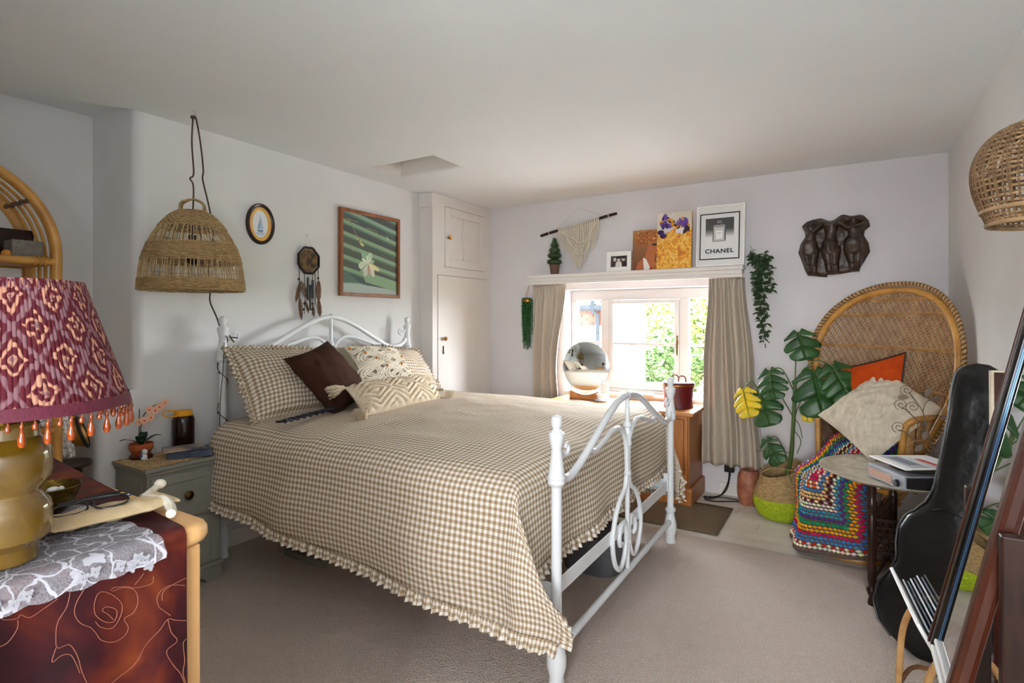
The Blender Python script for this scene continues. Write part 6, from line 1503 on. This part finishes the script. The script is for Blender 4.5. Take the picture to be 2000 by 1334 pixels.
MB().lathe([(0, 0), (.035, 0), (.055, .03), (.06, .06), (.05, .09), (.035, .105), (.035, .13), (.03, .13), (.03, .1), (0, .09)], (-3.11, .80, SH + .001), 24).build('body', mat('brown_pottery', (110, 86, 62), .4, c2=(82, 62, 44), ns=12), T2)
MB().lathe([(.0365, .108), (.0385, .113), (.0365, .118)], (-3.11, .80, SH), 24).lathe([(.0535, .084), (.056, .082), (.0575, .076)], (-3.11, .80, SH), 24).build('cream_stripe', M['paper'], T2)
T2 = thing('glass_bottle', 'little clear bottle with a red stopper behind the jug', 'bottle', (-3.20, .855, SH))
MB().lathe([(0, 0), (.025, 0), (.028, .01), (.028, .10), (.012, .13), (.012, .16), (0, .16)], (-3.20, .85, SH + .001), 18).build('body', M['clear'], T2); MB().lathe([(0, .158), (.014, .158), (.014, .182), (0, .184)], (-3.20, .85, SH), 14).build('stopper', mat('red_cap', (170, 24, 30), .4), T2)
tag(MB().ball((-3.05, .872, SH + .018), (.018, .018, .018), 14, 10).build('wooden_ball', M['bead_wood']), 'small wooden ball in front of the grey box', 'ball')
bk = bevel(MB().obox((-3.23, .95, SH + .075), (.006, 0, .0), (0, .07, 0), (.0, 0, .075)).build('dark_card', M['darkwood'], smooth=False), .002); tag(bk, 'dark wooden card standing at the back of the rattan shelf', 'card')
lc = MB(); lc.grid(lambda a, b: (-2.974 + .012 * sin(a * 4), .785 + .034 * (b - .5) * (1 + .15 * sin(a * 40)) + .07 * a, SH + .012 - .26 * a), 40, 6, uv=lambda a, b: (a * .3, b * .04))
o = lc.build('lace_ribbon', M['lace_cord'], ang=None); m = o.modifiers.new('t', 'SOLIDIFY'); m.thickness = .0015; tag(o, 'white crochet ribbon hanging from the rattan shelf behind the lamp', 'ribbon')
# brass horn with a lace collar on a stool
st = thing('plant_stool', 'small round wooden stool in the alcove under the brass horn', 'stool', (-3.14, 1.13, 0))
MB().lathe([(0, .655), (.085, .655), (.09, .665), (.085, .675), (0, .675)], (-3.14, 1.125, 0), 24).build('seat', M['darkwood'], st)
for k in range(3): a = 2 * pi * k / 3 + .4; MB().tube([(-3.14 + .075 * cos(a), 1.125 + .075 * sin(a), .012), (-3.14 + .055 * cos(a), 1.125 + .055 * sin(a), .66)], .011, 8).build('leg', M['darkwood'], st)
T = thing('brass_horn', 'aged brass horn with a flared rim resting on its side by the alcove wall', 'ornament', (-3.12, 1.13, .68))
ax = Vector((.40, .86, .30)).normalized(); c0 = Vector((-3.105, 1.035, .785))
MB().lathe([(0, -.036), (.036, -.034), (.058, .0), (.060, .036), (.051, .07), (.054, .09), (.066, .113), (.073, .128), (.066, .131), (.048, .09), (.043, .036), (0, .024)], c0, 28, axis=ax).build('bell', M['horn'], T)
MB().lathe([(.069, .120), (.079, .125), (.079, .131), (.069, .135)], c0, 28, axis=ax).build('dark_rim', M['soot'], T)
MB().ball(c0 + Vector((.02, .085, .13)), (.022, .022, .017)).ball(c0 + Vector((.02, .085, .105)), (.012, .012, .016)).build('finial', M['brass'], T)
lm = MB(); lm.grid(lambda a, b: tuple(c0 + Vector((.072 + .03 * sin(pi * a) * .5 + .012 * sin(b * 18) * a, -.065 + .105 * b + .04 * a, .165 - .215 * a - .03 * abs(b - .35) + .008 * sin(b * 40) * (a > .9)))), 26, 26, uv=lambda a, b: (a * .16, b * .12))
o = lm.build('lace_collar', M['lace_bright'], ang=None); tag(o, 'white lace collar draped over the brass horn', 'lace')
# ------------------------------------------------------------------ pine dresser in the foreground
T = thing('pine_dresser', 'pale pine dresser in the left foreground under a dark red cloth', 'dresser', (-1.34, .08, 0))
XT0, XT1, YT0, YT1 = -1.735, -.938, -.42, .548
def top_outline(r=.035, n=8):
    p = []
    for cx, cy, a0 in ((XT1 - r, YT1 - r, 0), (XT0 + r, YT1 - r, 90), (XT0 + r, YT0 + r, 180), (XT1 - r, YT0 + r, 270)):
        for k in range(n + 1): a = radians(a0 + 90 * k / n); p.append((cx + r * cos(a), cy + r * sin(a)))
    return p
mb = MB(); o_ = top_outline(); m = len(o_); xm, ym = (XT0 + XT1) / 2, (YT0 + YT1) / 2; vs = []; lv = [(.966, .010), (.970, .003), (.978, 0), (.990, .0005), (.997, .004), (1.0, .010)]
for z, d in lv:
    for a, b in o_:
        vs.append((a - d * (1 if a > xm else -1), b - d * (1 if b > ym else -1), z))
mb.add(vs, [(i * m + k, i * m + (k + 1) % m, (i + 1) * m + (k + 1) % m, (i + 1) * m + k) for i in range(len(lv) - 1) for k in range(m)] + [tuple(range(m - 1, -1, -1)), tuple(range((len(lv) - 1) * m, len(lv) * m))]); mb.build('top', M['pale_pine'], T, ang=.9)
MB().box(XT0 + .02, -.975, YT0 + .02, .512, .06, .966).build('carcass', M['pale_pine_z'], T, False)
for y in (YT0 + .02, .488): bevel(MB().box(-.985, -.946, y + (.004 if y > 0 else 0), y + .038, 0, .966).build('corner_post', M['pale_pine_z'], T, False), .004)
for z0, z1 in ((.70, .94), (.44, .68), (.18, .42)):
    d = bevel(MB().box(-.975, -.966, YT0 + .07, .475, z0, z1).build('drawer', M['pale_pine'], T, False), .003)
    for y in (-.18, .24): MB().lathe([(.008, 0), (.018, .006), (.016, .012), (0, .014)], (-.966, y, (z0 + z1) / 2), 12, axis=(1, 0, 0)).build('knob', M['pale_pine'], d)
MB().box(XT0 + .03, -.97, YT0 + .03, .50, 0, .06).build('plinth', M['pale_pine'], T, False)
# runner
EX = XT1 + .004
def drape(s, zt, rr=.014):
    """arc length s from the back edge of the top: returns x, z"""
    flat = (EX - rr) - (XT0 + .006)
    if s < flat: return XT0 + .006 + s, zt
    e = s - flat
    if e < rr * pi / 2: return EX - rr + rr * sin(e / rr), zt - rr + rr * cos(e / rr)
    return EX, zt - rr - (e - rr * pi / 2)
SL = .785 + .75
def runner(a, b):
    s = SL * a; x, z = drape(s, 1.0035); ye = .578 - .082 * min(1, a * SL / .79); y = -.415 + (ye + .415) * b
    hang = max(0, min(1, (1.0 - z) / .25)); x += (.010 * sin(b * 21 + 1) + .007 * sin(b * 47)) * hang + .010 * hang
    if z > 1.0: z += .0018 * max(0, nz(x * 12, y * 12, 1)) + .0012 * max(0, nz(x * 30, y * 30, 4))
    return (x, y + .006 * hang * sin(b * 9 + a * 4), z)
rb = MB(); rb.grid(runner, 150, 90, uv=lambda a, b: (a * SL, b)); run = rb.build('silk_runner', M['silk'], ang=None); tag(run, 'dark red painted silk cloth with rose outlines over the pine dresser', 'cloth')
gl = MB()
def outline(poly, r=.0006):
    pts = []
    for p in spline([(y, z, 0) for y, z in poly], 5):
        y, z = p.x, p.y; b = (y + .415) / (.5 + .415); hang = max(0, min(1, (1.0 - z) / .25)); pts.append((EX + (.010 * sin(b * 21 + 1) + .007 * sin(b * 47)) * hang + .0112 * hang + .0004, y, z))
    gl.tube(pts, r, 4)
outline([(0.3507, 0.9627), (0.342, 0.9484), (0.3398, 0.934), (0.3463, 0.9181), (0.3573, 0.9077), (0.364, 0.8966), (0.3708, 0.8826), (0.3871, 0.8718), (0.4015, 0.8741), (0.4064, 0.8841), (0.4015, 0.8987), (0.4138, 0.9027), (0.4201, 0.9165), (0.4163, 0.9349), (0.4015, 0.9453), (0.3871, 0.9459)])
outline([(0.3871, 0.9041), (0.38, 0.9155), (0.3731, 0.924), (0.3777, 0.9272), (0.3894, 0.9192), (0.3918, 0.91), (0.3871, 0.9014), (0.3754, 0.907), (0.364, 0.9229), (0.364, 0.9413), (0.3708, 0.9515), (0.3847, 0.9429), (0.3966, 0.9269), (0.3991, 0.9149), (0.3942, 0.9008), (0.3847, 0.8931), (0.3708, 0.9012), (0.364, 0.9123)])
outline([(0.4922, 0.8548), (0.4722, 0.8657), (0.4597, 0.873), (0.4475, 0.8615), (0.4291, 0.8478), (0.4138, 0.8251), (0.3894, 0.8166), (0.3777, 0.8138)])
outline([(0.4597, 0.873), (0.4638, 0.8507), (0.4722, 0.8334), (0.4556, 0.8258), (0.4638, 0.8011), (0.475, 0.7804), (0.4835, 0.755)])
outline([(0.4907, 0.8271), (0.4821, 0.824), (0.4835, 0.7965), (0.4792, 0.7781), (0.4864, 0.7533)])
outline([(0.2617, 0.9699), (0.2635, 0.9609), (0.2781, 0.9552), (0.2818, 0.9583), (0.2913, 0.9503), (0.3049, 0.955), (0.321, 0.9627)])
outline([(0.2582, 0.9273), (0.2689, 0.9289), (0.2781, 0.9409), (0.279, 0.9524)])
outline([(0.3356, 0.9691), (0.3314, 0.948), (0.321, 0.9301), (0.319, 0.9086), (0.321, 0.895), (0.3335, 0.8937), (0.342, 0.8739), (0.3463, 0.851), (0.3529, 0.8279)])
outline([(0.319, 0.896), (0.3149, 0.8782), (0.3251, 0.8828), (0.3356, 0.8773), (0.3441, 0.8496)])
outline([(0.4893, 0.9129), (0.4638, 0.9235), (0.4475, 0.9159), (0.4475, 0.8987), (0.4569, 0.8858), (0.4638, 0.8769)])
outline([(0.4922, 0.9237), (0.4722, 0.9229), (0.4556, 0.9182), (0.4529, 0.905)])
outline([(0.3847, 0.9483), (0.3894, 0.9503), (0.4039, 0.9456), (0.4189, 0.938), (0.4395, 0.9364), (0.4422, 0.9467)])
outline([(0.4163, 0.9432), (0.4265, 0.953), (0.4291, 0.9562)])
gl.build('rose_outlines', M['gutta'], run)
# lace mat
def lacef(a, b):
    s = .24 + .578 * a; x, z = drape(s, 1.0065, .018); x += .006
    ye = .452 + .006 * abs(sin(a * 34)); y = -.35 + (ye + .35) * b; bot = .006 * abs(sin(b * 60))
    if z < .99: x += .009 + .012 * min(1, (1 - z) / .05) * .5; z -= bot * (a > .97)
    return (x, y, z)
lb = MB(); lb.grid(lacef, 80, 80, uv=lambda a, b: (.60 * a, .8 * b)); lace_ = lb.build('lace_mat', M['lace'], ang=None); tag(lace_, 'white lace mat under the table lamp with its edge over the dresser front', 'lace')
fb = MB(); rl = random.Random(3)
for cy_, cz_ in ((.425, .987), (.407, .983), (.432, .976), (.415, .994), (.392, .990), (.27, .987), (.250, .990), (.283, .993), (.36, .994), (.345, .990)):
    for k in range(9):
        an = 2 * pi * k / 9; rr = .0085 if k % 2 else .0055; c_ = (cy_ + rr * cos(an) * .62, cz_ - .006 + rr * sin(an) * .62)
        fb.flat(ell(c_[0], c_[1], rr * .42, rr * .26, 9, an), lambda a, b: (EX + .0150 + .0004 * k, a, b))
        fb.tube([(EX + .0158, c_[0] + rr * .44 * cos(t) * cos(an) - rr * .27 * sin(t) * sin(an), c_[1] + rr * .44 * cos(t) * sin(an) + rr * .27 * sin(t) * cos(an)) for t in [2 * pi * q_ / 12 for q_ in range(12)]], .0005, 4, True)
fb.build('lace_flowers', M['lace_petal'], lace_, kind='stuff')
# ------------------------------------------------------------------ table lamp
LC = Vector((-1.006, .290, 0)); LC = Vector((-1.012, .288, 0)); LZ = 1.0085
T = thing('table_lamp', 'ochre glazed table lamp with a maroon ikat shade and amber bead fringe', 'lamp', (LC.x, LC.y, LZ))
MB().lathe([(0, LZ), (.034, LZ), (.0365, LZ + .003), (.0365, LZ + .020), (.0385, LZ + .024), (.050, LZ + .034), (.052, LZ + .042), (.052, LZ + .072), (.050, LZ + .080), (.040, LZ + .093), (.0385, LZ + .097), (.0395, LZ + .102), (.050, LZ + .115), (.052, LZ + .123), (.052, LZ + .150), (.050, LZ + .158), (.041, LZ + .172), (.038, LZ + .176), (.037, LZ + .190), (.039, LZ + .193), (.036, LZ + .197), (0, LZ + .198)], (LC.x, LC.y, 0), 40).build('ceramic_base', M['glaze'], T, ang=.5)
MB().lathe([(0, LZ + .196), (.014, LZ + .196), (.012, LZ + .23), (.016, LZ + .24), (.016, LZ + .275), (0, LZ + .28)], (LC.x, LC.y, 0), 16).build('lamp_holder', M['brass'], T)
SB, ST, RB, RT = 1.228, 1.402, .144, .088
def shade(a, b):
    z = ST + (SB - ST) * a; r = RT + (RB - RT) * a; an = 2 * pi * b; r += .0007 * sin(an * 150) ; return (LC.x + r * cos(an), LC.y + r * sin(an), z)
sb_ = MB(); sb_.grid(shade, 12, 900, uv=lambda a, b: (b, a)); sb_.f = [tuple(reversed(f)) for f in sb_.f]
for k in range(len(sb_.f)): sb_.uv[k] = list(reversed(sb_.uv[k]))
so = sb_.build('lamp_shade', M['ikat'], T, ang=None); m = so.modifiers.new('t', 'SOLIDIFY'); m.thickness = .0015
def band(z0, z1, r0, r1, name, mm): return MB().grid(lambda a, b: (LC.x + (r0 + (r1 - r0) * a) * cos(2 * pi * b), LC.y + (r0 + (r1 - r0) * a) * sin(2 * pi * b), z0 + (z1 - z0) * a), 2, 96, uv=lambda a, b: (b, .3 + a * .05)).build(name, mm, T, ang=None)
band(SB - .004, SB + .012, RB + .0035, RB - .0005, 'braid', M['maroon']); band(ST - .010, ST + .003, RT + .005, RT + .001, 'top_band', M['ikat'])
bm_ = MB().lathe([(0, .003), (.0012, 0), (.0028, -.004), (.0022, -.007), (.0014, -.009), (.0042, -.020), (.0046, -.025), (.003, -.030), (0, -.031)], (0, 0, 0), 10).data('amber_drop', M['amber'])
b2 = MB().lathe([(0, .003), (.0012, 0), (.0035, -.005), (.003, -.009), (0, -.011)], (0, 0, 0), 9).data('amber_bead', M['amber'])
for k in range(72):
    a = 2 * pi * k / 72; inst('amber_bead' if k % 2 else 'amber_drop', b2 if k % 2 else bm_, T, (LC.x + (RB + .002) * cos(a), LC.y + (RB + .002) * sin(a), SB - .006))
# ------------------------------------------------------------------ things on the dresser
T = thing('brass_bowl', 'small engraved brass bowl on the lace mat behind the lamp', 'bowl', (-1.205, .402, LZ))
MB().lathe([(0, 0), (.022, 0), (.024, .003), (.034, .014), (.044, .034), (.047, .046), (.045, .047), (.040, .034), (.028, .014), (0, .008)], (-1.205, .402, LZ), 34).build('body', M['brass_old'], T)
eb = MB().ball((-1.212, .41, LZ + .036), (.007, .010, .006), 12, 8).ball((-1.205, .420, LZ + .037), (.004, .005, .005)); tag(eb.build('earbud', M['white']), 'white earbud lying in the brass bowl', 'earbud')
T = thing('drawstring_pouch', 'cream calico drawstring pouch lying on the dresser beside the lamp', 'pouch', (-1.09, .42, LZ))
def pouch(side):
    def f(a, b):
        y = .335 + .165 * a; xc = -1.085 + .024 * a; wv = .042 * (1 - .40 * max(0, a - .8) / .2); u = 2 * b - 1
        h = .010 * (max(0, 1 - u * u) ** .5) * min(1, 6 * a + .15) * (1 + .35 * nz(a * 9, b * 5, 2)); return (xc + wv * u, y + .02 * u, LZ + .012 + side * h + .004 * (1 - u * u))
    return f
pb = MB(); pb.grid(pouch(1), 30, 16); k = len(pb.f); pb.grid(pouch(-1), 30, 16); pb.f[:k] = [tuple(reversed(q_)) for q_ in pb.f[:k]]; pb.uv = {}; pb.build('body', M['pouch'], T, ang=None)
fr = MB(); fr.grid(lambda a, b: (-1.085 + (.022 + .030 * a) * cos(2 * pi * b) * (1 + .3 * sin(b * 25)), .498 + .030 * a + .004 * sin(b * 19), LZ + .012 + (.007 + .004 * a) * sin(2 * pi * b)), 5, 40, closed=True); fr.uv = {}; fr.build('gathered_neck', M['pouch'], T, ang=None)
MB().tube(spline([(-1.085, .50, LZ + .02), (-1.05, .515, LZ + .018), (-1.015, .512, LZ + .010), (-.992, .500, LZ + .007)], 6), [.006] * 6 + [.008] * 13, 8).tube(spline([(-1.085, .50, LZ + .02), (-1.11, .528, LZ + .022), (-1.118, .540, LZ + .025)], 6), .006, 8).ball((-1.12, .545, LZ + .027), (.012, .010, .009)).build('drawstring', M['macrame'], T)
T = thing('eyeglasses', 'thin black framed eyeglasses lying on the cream pouch', 'glasses', (-1.12, .43, LZ + .02))
g0 = Vector((-1.078, .362, LZ + .024)); gd = Vector((.030, .100, .004)); gu = Vector((-.040, .012, .006))
gq = lambda a, b: g0 + gd * a + gu * b
for o in (0, .54):
    MB().tube(spline([gq(o + .23 + .23 * (abs(cos(t)) ** .7) * (1 if cos(t) > 0 else -1), .5 + .5 * (abs(sin(t)) ** .7) * (1 if sin(t) > 0 else -1)) for t in [2 * pi * k / 16 for k in range(16)]], 3, True), .0016, 6, True).build('rim', M['black'], T)
MB().tube([gq(.46, .72), gq(.5, .8), gq(.54, .72)], .0014, 5).build('bridge', M['black'], T)
MB().tube(spline([gq(0, .7), gq(-.02, .85), gq(.4, 1.25), gq(.95, 1.35)], 6), .0020, 6).tube(spline([gq(1.0, .7), gq(1.03, .85), gq(.7, 1.15), gq(.1, 1.22)], 6), .0020, 6).build('temples', M['black'], T)
MB().ball(gq(1.01, .75), .0032, 7, 5).ball(gq(-.01, .75), .0032, 7, 5).build('hinges', M['grey_plastic'], T)
